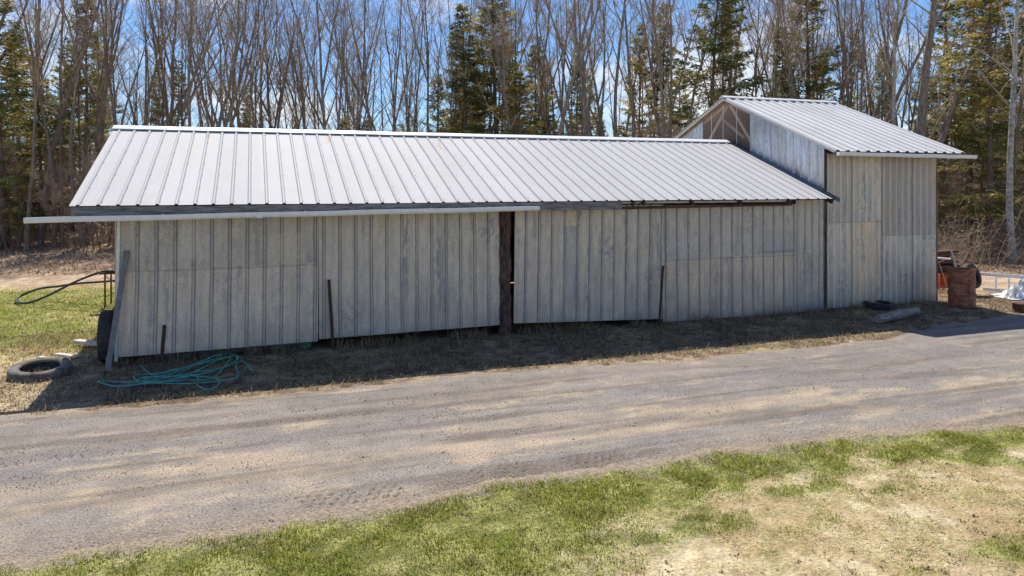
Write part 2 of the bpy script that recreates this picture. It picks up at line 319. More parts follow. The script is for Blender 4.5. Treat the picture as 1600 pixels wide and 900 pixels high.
blades('wall_foot_grass', x, y, hgt(x, y), rng.uniform(.08, .26, n), rng.uniform(.006, .012, n), np.array([.46, .35, .22])*rng.uniform(.5, 1.3, n)[:, None], rng.uniform(.3, 1.4, n))
# back lawn to the left, thin and short
n = 90000; x = rng.uniform(-16, -2.2, n); y = rng.uniform(14, 24, n); k = in_view(x, y, .0); x = x[k]; y = y[k]; n = len(x); g = green(x, y)
blades('back_lawn_grass', x, y, hgt(x, y), rng.uniform(.03, .08, n), rng.uniform(.01, .02, n), bladecol(x, y, g)*np.array([1.15, 1.15, 1.0]), rng.uniform(.15, 1.1, n))
n = 900; x = rng.uniform(-3, 12, n); y = rng.uniform(3.4, 7.2, n); k = y < y_lo(x)+.25; x = x[k]; y = y[k]; n = len(x)
blades('fallen_leaves', x, y, hgt(x, y)+.022, rng.uniform(.015, .035, n), rng.uniform(.012, .024, n), np.array([.50, .36, .24])*rng.uniform(.4, 1.5, n)[:, None], np.abs(rng.normal(.1, .2, n)), 'litter')
# loose stones on the drive
def stones(name, n, xr, cond, r0, r1, cc):
    x = rng.uniform(*xr, n); f = rng.random(n); yl = y_lo(x); yh = y_hi(x); f2 = f*1.10-.06; y = yl+(yh-yl)*f2
    r = rng.uniform(r0, r1, n)**1; o = np.array([[1, 0, 0], [0, 1, 0], [-1, 0, 0], [0, -1, 0], [0, 0, .8], [0, 0, -.5]])
    a = rng.random(n)*6.28; ca, sa = np.cos(a), np.sin(a)
    V = o[None]*r[:, None, None]*rng.uniform(.6, 1.3, (n, 6, 1)); Vx = V[..., 0]*ca[:, None]-V[..., 1]*sa[:, None]; Vy = V[..., 0]*sa[:, None]+V[..., 1]*ca[:, None]
    z = .010+.012*np.sin(np.pi*np.clip(f2, 0, 1)); z = z-.06*(1-ss(-.12, .30, np.minimum(y-yl, yh-y)))
    V = np.stack([Vx+x[:, None], Vy+y[:, None], V[..., 2]+z[:, None]], -1).reshape(-1, 3); b = np.arange(n)[:, None]*6
    Fq = np.concatenate([b+t for t in ([0, 1, 4], [1, 2, 4], [2, 3, 4], [3, 0, 4], [1, 0, 5], [2, 1, 5], [3, 2, 5], [0, 3, 5])], 0)
    c = np.array(cc)*rng.uniform(.5, 1.5, (n, 1)); c = np.repeat(c[:, None], 6, 1).reshape(-1, 3)
    kind(link(name, mesh_np(name, V, Fq, c, [M['gravel']])), 'stuff')
stones('loose_gravel', 42000, (-5.5, 16), None, .004, .010, (.30, .28, .265))
stones('larger_stones', 260, (-5, 14), None, .010, .020, (.27, .24, .22))

# ------------------------------------------------------------------ corrugated metal sheets
def profile(x0, x1, pitch, h, base, top, off=0, step=.05):
    """positions and heights across the ribs; returns x, height, ribness"""
    xs = {round(x0, 4): None, round(x1, 4): None}; x = x0
    P = []
    k0 = math.ceil((x0-off-base)/pitch); k = k0; ribs = []
    while off+k*pitch-base < x1: ribs.append(off+k*pitch); k += 1
    for r in ribs:
        for q, hh, rb in ((-base-.006, 0, 0), (-base, 0, 1), (-top, h, .35), (top, h, .35), (base, 0, 1), (base+.006, 0, 0)):
            if x0 < r+q < x1: P.append((r+q, hh, rb))
    n = int((x1-x0)/step)+1
    for q in np.linspace(x0, x1, n+1):
        if all(abs(q-r) > base+.012 for r in ribs): P.append((q, 0, 0))
    if not P or P[0][0] > x0+1e-3: P.append((x0, 0, 0))
    P.append((x1, 0, 0)); P = sorted(set(P)); Q = [P[0]]
    for p in P[1:]:
        if p[0]-Q[-1][0] > 1e-4: Q.append(p)
    return np.array(Q)
def corr(P, ts, fmap, fcol, thick=0):
    """P profile; ts second axis 0..1; fmap(x,t,h)->xyz arrays; fcol(x,t,rib)->rgb"""
    X, T = np.meshgrid(P[:, 0], ts); H = np.broadcast_to(P[:, 1], X.shape); R = np.broadcast_to(P[:, 2], X.shape)
    V = fmap(X, T, H).reshape(-1, 3); C = fcol(X, T, R).reshape(-1, 3); nx = X.shape[1]; ny = X.shape[0]
    i = (np.arange(ny-1)[:, None]*nx+np.arange(nx-1)[None]).ravel(); Fq = np.stack([i, i+1, i+nx+1, i+nx], 1)
    return V, Fq, C
def joinv(parts):
    V, Fq, C, b = [], [], [], 0
    for v, f, c in parts: V.append(v); Fq.append(f+b); C.append(c); b += len(v)
    return np.concatenate(V), np.concatenate(Fq), np.concatenate(C)
def sheet_obj(name, parts, m, parent, thick=.004):
    V, Fq, C = joinv(parts); V = V-np.array(parent.location)
    o = link(name, mesh_np(name, V, Fq, C, [m]), parent)
    if thick:
        s = o.modifiers.new('thickness', 'SOLIDIFY'); s.thickness = thick; s.offset = 0
    return o
WY = 13.3                                      # front wall plane
YE, YR, ZE, ZR = 12.8, 16.7, 2.62, 4.11        # low roof: eave, ridge
XL, XR = -2.68, 12.44
TYR, TZE, TZR = 16.97, 3.70, 5.36; TXL, TXR = 12.43, 16.50
shed = empty('low_metal_shed', ((XL+XR)/2, WY, 0), 'long low shed with white ribbed metal roof and weathered pale metal front, leaning a little', 'shed')
barn = empty('tall_metal_shed', (14.4, WY, 0), 'taller shed with white metal roof and clear gable panel at the right end', 'shed')
def roofcol(seed, stains=(), rk=.52, br=1.0):
    def f(X, T, R):
        c = np.full(X.shape+(3,), 1.)*np.array([.47, .455, .445])*br*(.955+.09*_tab[(np.floor((X+20)/.84).astype(int)) & 255, seed])[..., None]*(.96+.08*fbm(X*5, T*9, 3, seed+9))[..., None]
        c = mixc(c, [.46, .45, .43], ss(.45, .7, fbm(X*1.1, T*5, 4, seed))*.4); c = mixc(c, [.25, .28, .33], R*rk)  # ribs greyed: shading of the flanks painted in along with dirt
        c = mixc(c, [.40, .36, .30], ss(.62, .72, fbm(X*9, T*1.4, 3, seed+1))*.30*(1-T))
        for sx, w, t0, t1 in stains:
            m_ = np.exp(-((X-sx-.04*np.sin(T*30))/w)**2)*ss(t0, t0+.03, T)*ss(t1+.02, t1-.12, T)*(.5+.5*fbm(X*20, T*20, 2)); c = mixc(c, [.42, .24, .12], np.clip(m_*1.2, 0, .8))
        return c
    return f
def roofmap(ye, ze, yr, zr, wob=.004):
    d = np.array([yr-ye, zr-ze]); ln = np.hypot(*d); nrm = np.array([-d[1], d[0]])/ln
    if nrm[1] < 0: nrm = -nrm
    def f(X, T, H):
        wv = (fbm(X*.6, T*3, 2, 90)-.5)*wob*4
        return np.stack([X, ye+d[0]*T+nrm[0]*(H+wv), ze+d[1]*T+nrm[1]*(H+wv)], -1)
    return f
ts = np.linspace(0, 1, 46)
def xr(u, v, Y): return yp(u, v, Y).x
st1 = [(xr(322, 215, 16.3), .03, .84, .98), (xr(512, 222, 16.2), .025, .80, .97), (xr(688, 230, 16.0), .025, .70, .96), (xr(678, 225, 16.0), .012, .75, .96)]
# T=0 at the eave, 1 at the ridge
Pf = profile(XL, XR, .279, .022, .029, .013, XL+.12)
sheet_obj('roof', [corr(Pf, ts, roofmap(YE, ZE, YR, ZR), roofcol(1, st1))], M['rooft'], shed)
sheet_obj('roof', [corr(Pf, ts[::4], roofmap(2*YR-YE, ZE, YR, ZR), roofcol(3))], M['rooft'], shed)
rs_ = [r for r in np.arange(XL+.12, XR, .279)]
scr = MB()
sl_ = (ZR-ZE)/(YR-YE)
for r in rs_:
    for t in np.linspace(.03, .93, 7):
        y = YE+(YR-YE)*t; z = ZE+(ZR-ZE)*t; scr.bar((r+.036, y-.006, z+.008), (r+.036, y+.008, z+.013), .010, .006)
scr.build('roof_screw', M['flash'], shed)['kind'] = 'stuff'
def ridge_cap(par, x0, x1, yr, zr, sl, w=.17, up=.028, m=None):
    b = MB(); n = 26; vs = []
    prof = [(-w, -w*sl+.000), (-w, -w*sl+.022), (-.03, -.03*sl+.022+.006), (0, .030), (.03, -.03*sl+.028), (w, -w*sl+.022), (w, -w*sl)]
    for k in range(n+1):
        x = x0+(x1-x0)*k/n; j = math.sin(k*1.7)*.002
        for (dy, dz) in prof: vs.append((x, yr+dy, zr+dz+up+j))
    q = len(prof); fs = [(k*q+i, k*q+i+1, (k+1)*q+i+1, (k+1)*q+i) for k in range(n) for i in range(q-1)]+[tuple(range(q)), tuple(n*q+i for i in reversed(range(q)))]
    b.add(vs, fs); return b.build('ridge_cap', m or M['white'], par)
ridge_cap(shed, XL-.01, XR-.02, YR, ZR, sl_)
# fascia, gutter
b = MB(); fx1 = xr(935, 322, YE)
xs_ = [XL+.02, 1.0, 4.6, 7.0, fx1]
for a_, c_ in zip(xs_[:-1], xs_[1:]): b.bar((a_+.003, YE+.045, ZE-.095), (c_-.003, YE+.045, ZE-.095+random.uniform(-.006, .006)), .036, .165, jit=.002, seg=8)
b.build('fascia_board', M['board'], shed, bevel=.003)
def gutter(par, p0, p1, w=.10, h=.085, brk=True):
    b = MB(); p0 = Vector(p0); p1 = Vector(p1); n = 24; vs = []
    prof = [(w/2, h), (w/2, 0), (-w/2+.02, 0), (-w/2, .03), (-w/2, h), (-w/2+.012, h), (-w/2+.012, .035), (-w/2+.028, .01), (w/2-.01, .01), (w/2-.01, h)]; q = len(prof)
    for k in range(n+1):
        c = p0.lerp(p1, k/n)+Vector((0, 0, math.sin(k*.9)*.003))
        for dy, dz in prof: vs.append(c+Vector((0, dy, dz)))
    fs = [(k*q+i, k*q+(i+1) % q, (k+1)*q+(i+1) % q, (k+1)*q+i) for k in range(n) for i in range(q)]+[(0, 1, 2, 3, 4, 5, 6, 7, 8, 9), tuple(n*q+9-i for i in range(10))]
    b.add(vs, fs); g = b.build('gutter', M['white'], par)
    if brk:
        L_ = (p1-p0).length; k = .8
        while k < L_:
            hb = MB(); c = p0.lerp(p1, k/L_); hb.bar(c+Vector((-.015, 0, h)), c+Vector((.015, 0, h)), w+.02, .012); k += 1.1
            hb.build('bracket', M['white'], par).parent = g
        hb = MB(); cpl = p0.lerp(p1, .40); hb.bar(cpl+Vector((-.05, -w/2+.005, h/2)), cpl+Vector((.05, -w/2+.005, h/2)), .02, h+.01)
        hb.build('joint_sleeve', M['white'], par).parent = g
        bpy.context.view_layer.update()
    return g
g0 = yp(38, 349, 12.72); g1 = yp(842, 329, 12.72)
gutter(shed, g0, g1)
# rafter tails and the open plate to the right of the fascia
for k, u in enumerate((1005, 1080, 1155, 1232)):
    x = xr(u, 322, YE+.1); b = MB(); b.bar((x, YE+.03, ZE-.065), (x, YE+1.4, ZE-.065+1.37*sl_), .04, .10, up=(0, 0, 1)); b.build('rafter', M['darkwood'], shed, bevel=.003)
for k in range(9):
    x = -2.3+k*1.2; b = MB(); b.bar((x, YE+.08, ZE-.075), (x, YR, ZR-.085), .04, .11); b.build('rafter', M['darkwood'], shed)
b = MB(); b.bar((fx1+.01, YE+.16, ZE-.045), (xr(1240, 318, YE), YE+.16, ZE-.045), .025, .04); b.build('batten', M['paleboard'], shed)
b = MB(); b.bar((xr(935, 325, YE+.3), YE+.28, ZE-.165), (xr(1236, 320, YE+.3), YE+.28, ZE-.135), .05, .05, seg=6, jit=.004); b.build('beam', M['darkwood'], shed, bevel=.003)
b = MB(); b.bar((XR-.03, YE+.05, ZE-.07), (XR-.03, YE+1.2, ZE-.07+1.15*sl_), .05, .11); b.build('rafter', M['darkwood'], shed, bevel=.003)
# dark flashing along the right edge of the low roof
b = MB(); off = .03
b.add([(XR-.06, YE-.06, ZE+off-.02), (XR+.07, YE-.06, ZE+off-.02), (XR+.07, YR+.05, ZR+off+.03), (XR-.06, YR+.05, ZR+off+.03), (XR+.07, YE-.06, ZE-.09), (XR+.07, YR+.05, ZR-.05), (XR-.06, YE-.06, ZE-.04), (XR-.06, YR+.05, ZR-.04)],
      [(0, 1, 2, 3), (1, 4, 5, 2), (0, 6, 4, 1), (3, 2, 5, 7), (0, 3, 7, 6)]); b.build('flashing', M['flash'], shed)
# walls
def wallcol(seed, tone=(1, 1, 1), dark=(), blot=.5, base=(.60, .525, .435), ribc=(.17, .19, .23), ribs=.8, seams=()):
    def f(X, Z, R):
        c = np.full(X.shape+(3,), 1.)*np.array(base)*np.array(tone)
        c = mixc(c, np.array([.56, .50, .40])*np.array(tone), ss(.42, .62, fbm(X*1.5, Z*.6, 4, seed))*.5)
        c = mixc(c, [.36, .36, .38], ss(.45, .70, fbm(X*28, Z*1.2, 3, seed+2))*.35)
        bl = ss(.62-.06*blot, .72-.06*blot, fbm(X*11, Z*2.2, 5, seed+3))*ss(.4, .6, fbm(X*40, Z*25, 3, seed+6)); c = mixc(c, [.24, .25, .28], bl*.40*blot*np.clip(.25+R+ss(.5, .62, fbm(X*4, X*0+3, 2, seed+15)), 0, 1))
        rs_ = np.random.default_rng(seed); xm, xM = X.min(), X.max()
        for _ in range(int((xM-xm)*1.5)+2):
            sx = rs_.uniform(xm, xM); ww = rs_.uniform(.02, .055); zc = rs_.uniform(.3, 2.6); zl = rs_.uniform(.3, 1.3)
            m_ = np.exp(-((X-sx-.02*np.sin(Z*5+sx))/ww)**2)*np.exp(-((Z-zc)/zl)**4)*ss(.36, .56, fbm(X*26+seed, Z*7, 4, seed+20)); c = mixc(c, [.20, .215, .245], np.clip(m_*.85, 0, .7)*blot**.5)
        for _ in range(3):
            sx = rs_.uniform(xm, xM); zc = rs_.uniform(.5, 2.6); m_ = np.exp(-((X-sx)/.16)**2-((Z-zc)/.28)**2)*ss(.5, .62, fbm(X*22, Z*16, 4, seed+21)); c = mixc(c, [.24, .25, .28], np.clip(m_*1.3, 0, .6)*blot**.5)
        c = c*(1+(fbm(X*14, Z*5, 4, seed+22)-.5)*.34)[..., None]
        c = mixc(c, [.40, .34, .26], ss(.62, .74, fbm(X*34, Z*.9, 3, seed+12))*.45)
        c = mixc(c, [.30, .27, .23], ss(.32, .06, Z+(fbm(X*3, X*0, 3, seed+13)-.5)*.3)*.55)
        nr = ss(.55, .66, fbm(X*1.9, Z*.5, 3, seed+8))*ss(.42, .6, fbm(X*18, Z*9, 4, seed+9)); c = mixc(c, [.25, .26, .28], nr*.28)
        c = mixc(c, ribc, R*np.clip(ribs+.5*(fbm(X*3, Z*2, 3, seed+4)-.5), 0, 1))
        for sx in seams: c = mixc(c, [.12, .13, .15], np.exp(-((X-sx)/.022)**2)*.75)
        c = mixc(c, [.33, .34, .37], ss(.75, .2, Z)*.25*ss(.3, .6, fbm(X*3, Z*3, 3, seed+5)))  # bluish towards the foot: reflection of the shaded ground painted into the siding
        for (x0, x1, z0, z1, cc, s) in dark: c = mixc(c, cc, ss(x0-.02, x0+.02, X)*ss(x1+.02, x1-.02, X)*ss(z0-.02, z0+.02, Z)*ss(z1+.02, z1-.02, Z)*s)
        return c
    return f
def wallsheet(x0, x1, zb0, zb1, zt0, zt1, pitch=.285, h=.022, base=.028, top=.012, off=0, y=WY, colf=None, lean=0.0, shear=0.0, nz=84, push=0):
    P = profile(x0, x1, pitch, h, base, top, off, .026)
    def fmap(X, T, H):
        q = (X-x0)/(x1-x0); zb = zb0+(zb1-zb0)*q; zt = zt0+(zt1-zt0)*q; Z = zb+(zt-zb)*T
        wob = (fbm(X*1.1, Z*1.2, 3, 95)-.5)*.035*(1-.5*T)
        return np.stack([X+shear*(Z-1.2), y-H-push+lean*(1-T)*-1+wob*-1, Z], -1)
    def fc(X, T, R):
        q = (X-x0)/(x1-x0); zb = zb0+(zb1-zb0)*q; zt = zt0+(zt1-zt0)*q; return colf(X, zb+(zt-zb)*T, R)
    return corr(P, np.linspace(0, 1, nz), fmap, fc)
def wz(u, v, Y=WY): return yp(u, v, Y).z
def wx(u, Y=WY): return yp(u, 400, Y).x
ZT = 2.52
xa, xb, xc, xd, xe, xf, xg = wx(187), wx(497), wx(780), wx(803), wx(1034), wx(1243), wx(1286)
# panel one (left, leaning out a little at the foot), two laps
seam = wz(340, 416)
p = [wallsheet(xa, xb, wz(187, 556), wz(497, 531), seam, seam+.03, off=xa+.26, colf=wallcol(10, (1.06, 1.0, .93), [(-9, 20, seam-.045, seam-.03, [.16, .16, .17], .75)]), lean=.10, shear=.012),
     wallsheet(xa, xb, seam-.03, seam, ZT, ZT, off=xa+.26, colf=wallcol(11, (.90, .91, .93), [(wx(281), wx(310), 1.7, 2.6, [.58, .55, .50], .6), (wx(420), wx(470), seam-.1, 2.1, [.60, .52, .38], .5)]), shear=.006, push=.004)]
V = p[0][0]; z0 = seam; V[:, 1] += np.where(True, 0, 0)
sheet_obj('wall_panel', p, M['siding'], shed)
# panel two
p = [wallsheet(xb+.01, xc, wz(500, 529), wz(780, 507), ZT, ZT, off=xb+.10, pitch=.283, colf=wallcol(14, blot=.8), push=.012, lean=.03, shear=-.002)]
sheet_obj('wall_panel', p, M['siding'], shed)
# panel three, to the right of the post
p = [wallsheet(xd, xe, wz(801, 505), wz(1031, 498), ZT, ZT, off=xd+.24, pitch=.282, colf=wallcol(18, blot=.9, dark=[(wx(880), wx(900), .5, 2.1, [.34, .36, .38], .4), (wx(880), wx(900), 2.1, 2.4, [.60, .52, .36], .7)]), push=.006, lean=.02, shear=.018)]
sheet_obj('wall_panel', p, M['siding'], shed)
# panel four in two laps and a narrow fifth
seam = wz(1120, 401)
p = [wallsheet(xe+.01, xf, wz(1036, 503), wz(1243, 490), seam, seam+.06, off=xe+.1, pitch=.283, colf=wallcol(22, (1.08, 1, .93), [(-9, 20, seam-.045, seam-.03, [.16, .16, .17], .75)]), lean=.02, shear=.0),
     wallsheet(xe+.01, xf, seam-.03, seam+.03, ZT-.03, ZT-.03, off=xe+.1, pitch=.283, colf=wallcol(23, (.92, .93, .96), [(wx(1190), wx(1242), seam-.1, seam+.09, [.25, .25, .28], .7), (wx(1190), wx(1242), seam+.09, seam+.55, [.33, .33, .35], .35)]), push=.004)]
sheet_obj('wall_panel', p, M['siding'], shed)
p = [wallsheet(xf+.008, xg, -.02, -.02, 1.35, 1.35, pitch=.21, off=xf+.06, h=.01, colf=wallcol(26, (1.02, 1, .98))),
     wallsheet(xf+.008, xg, 1.33, 1.33, ZT+.06, ZT+.06, pitch=.21, off=xf+.06, h=.01, colf=wallcol(27, (.95, .95, .97)), push=.004)]
sheet_obj('wall_panel', p, M['siding'], shed)
scr = MB()
for (x0_, x1_) in ((xa+.26, xb), (xb+.10, xc), (xd+.24, xe), (xe+.1, xf)):
    x = x0_
    while x < x1_:
        for z in (.42, 1.0, 1.6, 2.1): scr.bar((x, WY-.035, z+random.uniform(-.02, .02)), (x, WY-.026, z), .011, .011)
        x += .283
scr.build('siding_screw', M['flash'], shed)['kind'] = 'stuff'
# post in the gap
b = MB(); pc = gp(791, 524); pc.y = WY-.02; pts = []; rr = []
for k in range(15):
    z = -.05+k*2.62/14; pts.append((pc.x+.012*math.sin(k*1.9), pc.y+.02*math.cos(k*1.3), z)); rr.append(.125-.001*k+random.uniform(-.007, .007)+(.02 if k < 1 else 0))
b.tube(pts, rr, 11); b.build('post', M['postwood'], shed, smooth=False)
# inside edge of door track, sill log, ends, back wall
b = MB(); b.bar((xa, WY+.10, ZT-.02), (xg, WY+.10, ZT-.02), .09, .14); b.build('top_plate', M['darkwood'], shed)
b = MB(); b.bar((xa+.5, WY+.30, .04), (xb-.2, WY+.30, .07), .12, .14, jit=.004, seg=6); b.build('sill_board', M['board'], shed)
p = [wallsheet(-2.2, 12.5, 0, 0, ZT+.1, ZT+.1, y=2*YR-WY, nz=6, colf=wallcol(30))]; sheet_obj('back_wall', p, M['siding'], shed)
def endwall(par, name, x, y0, y1, zt, yr, zr, colf, m, pitch=.285, ztop=None, y_from=None, h=.02, sgn=-1, off=0, zb=0, nz=40):
    P = profile(y0, y1, pitch, h, .028, .012, off)
    def fm(Yv, T, H):
        top = zr-np.abs(Yv-yr)*(zr-zt)/(abs(yr-WY)); Z = zb+(top-zb)*T; wob = (fbm(Yv*1.3, Z*1.3, 3, 97)-.5)*.03
        return np.stack([x+sgn*(H+wob), Yv, Z], -1)
    def fc(Yv, T, R):
        top = zr-np.abs(Yv-yr)*(zr-zt)/(abs(yr-WY)); return colf(Yv, zb+(top-zb)*T, R)
    return sheet_obj(name, [corr(P, np.linspace(0, 1, nz), fm, fc)], m, par)
sl0 = sl_; endwall(shed, 'end_wall', -2.12, WY+.05, 2*YR-WY-.05, ZR-.06-(YR-WY)*sl_, YR, ZR-.06, wallcol(33), M['siding'], nz=12)
# corner trim on the left end
b = MB(); b.bar((xa-.05, WY-.02, .05), (xa-.01, WY-.02, ZT), .05, .02); b.build('corner_trim', M['alu'], shed)

# ------------------------------------------------------------------ tall shed
tsl = (TZR-TZE)/(TYR-YE)
Pt = profile(TXL, TXR, .30, .034, .062, .038, TXL+.08, .06)
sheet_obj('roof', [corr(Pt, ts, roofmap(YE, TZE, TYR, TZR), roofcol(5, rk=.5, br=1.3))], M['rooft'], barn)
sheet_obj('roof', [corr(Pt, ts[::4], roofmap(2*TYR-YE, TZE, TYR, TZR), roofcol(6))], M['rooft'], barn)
ridge_cap(barn, TXL-.01, TXR+.01, TYR, TZR, tsl, w=.12, up=.040, m=M['alu'])
t0 = Vector((TXL+.02, 12.73, TZE-.11)); t1 = yp(1524, 243, 12.73); t1.z = TZE-.135
gutter(barn, t0, t1, brk=False)
b = MB(); b.bar((TXL+.05, YE+.06, TZE-.06), (TXR-.05, YE+.06, TZE-.06), .03, .09); b.build('fascia_board', M['board'], barn)
for sg in (0, 1):
    b = MB(); ye = YE+.05 if sg == 0 else 2*TYR-YE-.05
    b.bar((TXL+.05, ye, TZE-.020), (TXL+.05, TYR, TZR-.036), .06, .035); b.build('rake_trim', M['alu'], barn)
    if sg: b = MB(); b.bar((TXL+.12, ye, TZE-.075), (TXL+.12, TYR, TZR-.09), .03, .06); b.build('barge_board', M['wood'], barn)
TW = 12.63; TX2 = 16.19
u1, u2, u3 = wx(1290), wx(1378), wx(1463)
su = wx(1331)
zt = 3.66
zsm = wz(1335, 344); sm2 = wx(1426)
tb = (.62, .53, .43)
p = [wallsheet(u1, su, .03, .02, zsm, zsm, pitch=.20, h=.009, base=.02, top=.01, off=u1+.06, colf=wallcol(40, (1.02, 1, .97), [(-9, 20, zsm-.05, zsm-.03, [.14, .14, .15], .8)], blot=.7, base=tb, ribc=(.85, .83, .80), ribs=.75, seams=(su, sm2, u2))),
     wallsheet(su, u2-.01, .02, .01, zsm, zsm, pitch=.20, h=.009, base=.02, top=.01, off=su+.05, colf=wallcol(41, (1.16, 1.03, .86), [(-9, 20, zsm-.05, zsm-.03, [.14, .14, .15], .8)], base=tb, ribc=(.85, .83, .80), ribs=.75, seams=(su, sm2, u2)), push=.002),
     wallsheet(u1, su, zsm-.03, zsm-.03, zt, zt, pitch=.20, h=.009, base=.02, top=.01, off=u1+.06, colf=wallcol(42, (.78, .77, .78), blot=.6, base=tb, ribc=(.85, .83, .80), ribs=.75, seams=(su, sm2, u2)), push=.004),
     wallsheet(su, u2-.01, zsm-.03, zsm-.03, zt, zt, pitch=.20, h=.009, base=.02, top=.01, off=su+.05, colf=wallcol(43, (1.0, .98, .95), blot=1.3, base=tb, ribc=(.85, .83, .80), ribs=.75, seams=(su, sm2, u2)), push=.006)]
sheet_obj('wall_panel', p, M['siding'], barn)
zs2 = wz(1420, 366); sm2 = wx(1426)
p = [wallsheet(u2+.01, sm2, .0, .0, zs2, zs2, pitch=.20, h=.009, base=.02, top=.01, off=u2+.08, colf=wallcol(44, blot=.7, base=tb, ribc=(.85, .83, .80), ribs=.75, seams=(su, sm2, u2)), push=-.01),
     wallsheet(sm2, u3, .0, .0, zs2, zs2, pitch=.20, h=.009, base=.02, top=.01, off=sm2+.08, colf=wallcol(45, blot=.7, base=tb, ribc=(.85, .83, .80), ribs=.75, seams=(su, sm2, u2)), push=-.008),
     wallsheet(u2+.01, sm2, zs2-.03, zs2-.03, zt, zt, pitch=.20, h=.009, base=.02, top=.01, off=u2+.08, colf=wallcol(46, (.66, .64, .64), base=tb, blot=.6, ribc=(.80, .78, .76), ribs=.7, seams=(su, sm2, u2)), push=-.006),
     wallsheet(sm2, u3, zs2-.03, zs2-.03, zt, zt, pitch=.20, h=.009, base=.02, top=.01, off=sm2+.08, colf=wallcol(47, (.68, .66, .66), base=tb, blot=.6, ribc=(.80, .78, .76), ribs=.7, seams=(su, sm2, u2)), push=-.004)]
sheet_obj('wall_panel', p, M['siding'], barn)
b = MB(); b.bar((TW+.0, WY+.02, -.02), (TW+.0, WY+.02, 3.70), .06, .09, jit=.003, seg=8); b.build('corner_post', M['darkwood'], barn, bevel=.004)
b = MB(); b.bar((TX2+.0, WY+.04, -.02), (TX2+.0, WY+.04, 3.66), .03, .07, jit=.002, seg=6); b.build('corner_post', M['wood'], barn, bevel=.004)
b = MB(); b.bar((TW, WY-.03, zt+.03), (TX2-.1, WY-.03, zt+.03), .08, .05); b.build('door_track', M['stake'], barn)
b = MB(); b.bar((TW+.06, WY+.12, zt-.02), (TX2, WY+.12, zt-.02), .10, .20); b.build('top_plate', M['wood'], barn)
yA = 15.93; yB = 18.1; zrr = TZR-.045; ztt = zrr-(TYR-WY)*tsl
bcol = wallcol(50, (1, 1, 1), base=(.82, .86, .92), blot=.35, ribc=(.30, .36, .45))
endwall(barn, 'gable_wall', TW-.05, WY-.01, yA, ztt, TYR, zrr, bcol, M['siding_b'], pitch=.27, off=WY+.2)
endwall(barn, 'gable_wall', TW-.05, yB, 2*TYR-WY, ztt, TYR, zrr, bcol, M['siding_b'], pitch=.27, off=yB+.15)
endwall(barn, 'lower_gable_wall', TW-.03, yA, yB, ztt, TYR, 3.9+.0, bcol, M['siding_b'], pitch=.27, off=yB+.15, nz=8) if False else None
def clearpanel():
    P = profile(yA+.01, yB-.01, .10, .012, .03, .012, yA+.05, .05)
    def fm(Yv, T, H): top = zrr-.02-np.abs(Yv-TYR)*tsl; Z = 3.3+(top-3.3)*T; return np.stack([TW-.05-H, Yv, Z], -1)
    return sheet_obj('clear_panel', [corr(P, np.linspace(0, 1, 4), fm, lambda X, T, R: np.ones(X.shape+(3,))*.5)], M['clear'], barn, thick=0)
clearpanel()
for y0_, z0_, y1_, z1_ in ((TYR, zrr-.10, yA+.02, 4.0), (TYR+.02, zrr-.10, yB-.0, 4.02), (TYR-.02, 4.25, TYR+.9, zrr-.5)):
    b = MB(); b.bar((TW+.05+(.5 if y1_ == TYR+.9 else 0), y0_, z0_), (TW+.05+(.5 if y1_ == TYR+.9 else 0), y1_, z1_), .04, .085); b.build('truss_web', M['rafter'], barn)
for sg in (-1, 1):
    b = MB(); b.bar((TW+.05, TYR, zrr-.07), (TW+.05, TYR+sg*3.6, zrr-.07-3.6*tsl), .04, .11); b.build('truss_chord', M['rafter'], barn)
b = MB(); b.bar((TW+.05, WY+.1, 3.55), (TW+.05, 2*TYR-WY-.1, 3.55), .04, .12); b.build('truss_chord', M['rafter'], barn)
for yy in (yA+.55, yA+1.15, yA+1.7):
    b = MB(); b.bar((TW-.075, yy, 3.9), (TW-.075, yy, zrr-.06-abs(yy-TYR)*tsl), .018, .012); b.build('lap_strip', M['alu'], barn)
# inner lining seen through the clear panel, far walls
for sg in (-1, 1):
    b = MB(); b.add([(TW+.1, TYR, TZR-.13), (TX2, TYR, TZR-.13), (TX2, TYR+sg*3.7, TZR-.13-3.7*tsl), (TW+.1, TYR+sg*3.7, TZR-.13-3.7*tsl)], [(0, 1, 2, 3)]); b.build('roof_lining', M['interior'], barn)
endwall(barn, 'end_wall', TX2+.02, WY+.05, 2*TYR-WY, ztt, TYR, zrr, wallcol(52), M['siding'], sgn=1, nz=8)
p = [wallsheet(TW, TX2, 0, 0, 3.7, 3.7, y=2*TYR-WY, nz=6, colf=wallcol(53))]; sheet_obj('back_wall', p, M['siding'], barn)

# ------------------------------------------------------------------ things by the walls
def tyre(name, loc, R, w, m, rot, label, seed=0, sag=0):
    random.seed(seed); n = 96; prof = [(.62, .30), (.66, .44), (.80, .52), (.93, .48), (.975, .36), (1.0, .22), (.985, .0), (1.0, -.22), (.975, -.36), (.93, -.48), (.80, -.52), (.66, -.44), (.62, -.30), (.67, -.2), (.88, -.4), (.93, 0), (.88, .4), (.67, .2)]
    vs = []; q = len(prof)
    for k in range(n):
        t = 2*math.pi*k/n; lug = 1-.022*(k % 2)
        for j, (r, h) in enumerate(prof):
            rr = r*R*(lug if 3 <= j <= 9 else 1); c = Vector((rr*math.cos(t), rr*math.sin(t), h*w)); c.z -= sag*(1+math.cos(t*1+1))*.3*(1 if h > 0 else .1); vs.append(c)
    fs = [(k*q+i, k*q+(i+1) % q, ((k+1) % n)*q+(i+1) % q, ((k+1) % n)*q+i) for k in range(n) for i in range(q)]
    b = MB(); b.add(vs, fs); o = b.build(name, m, smooth=True); o.location = loc; o.rotation_euler = rot
    tag(o, label, 'tyre'); return o
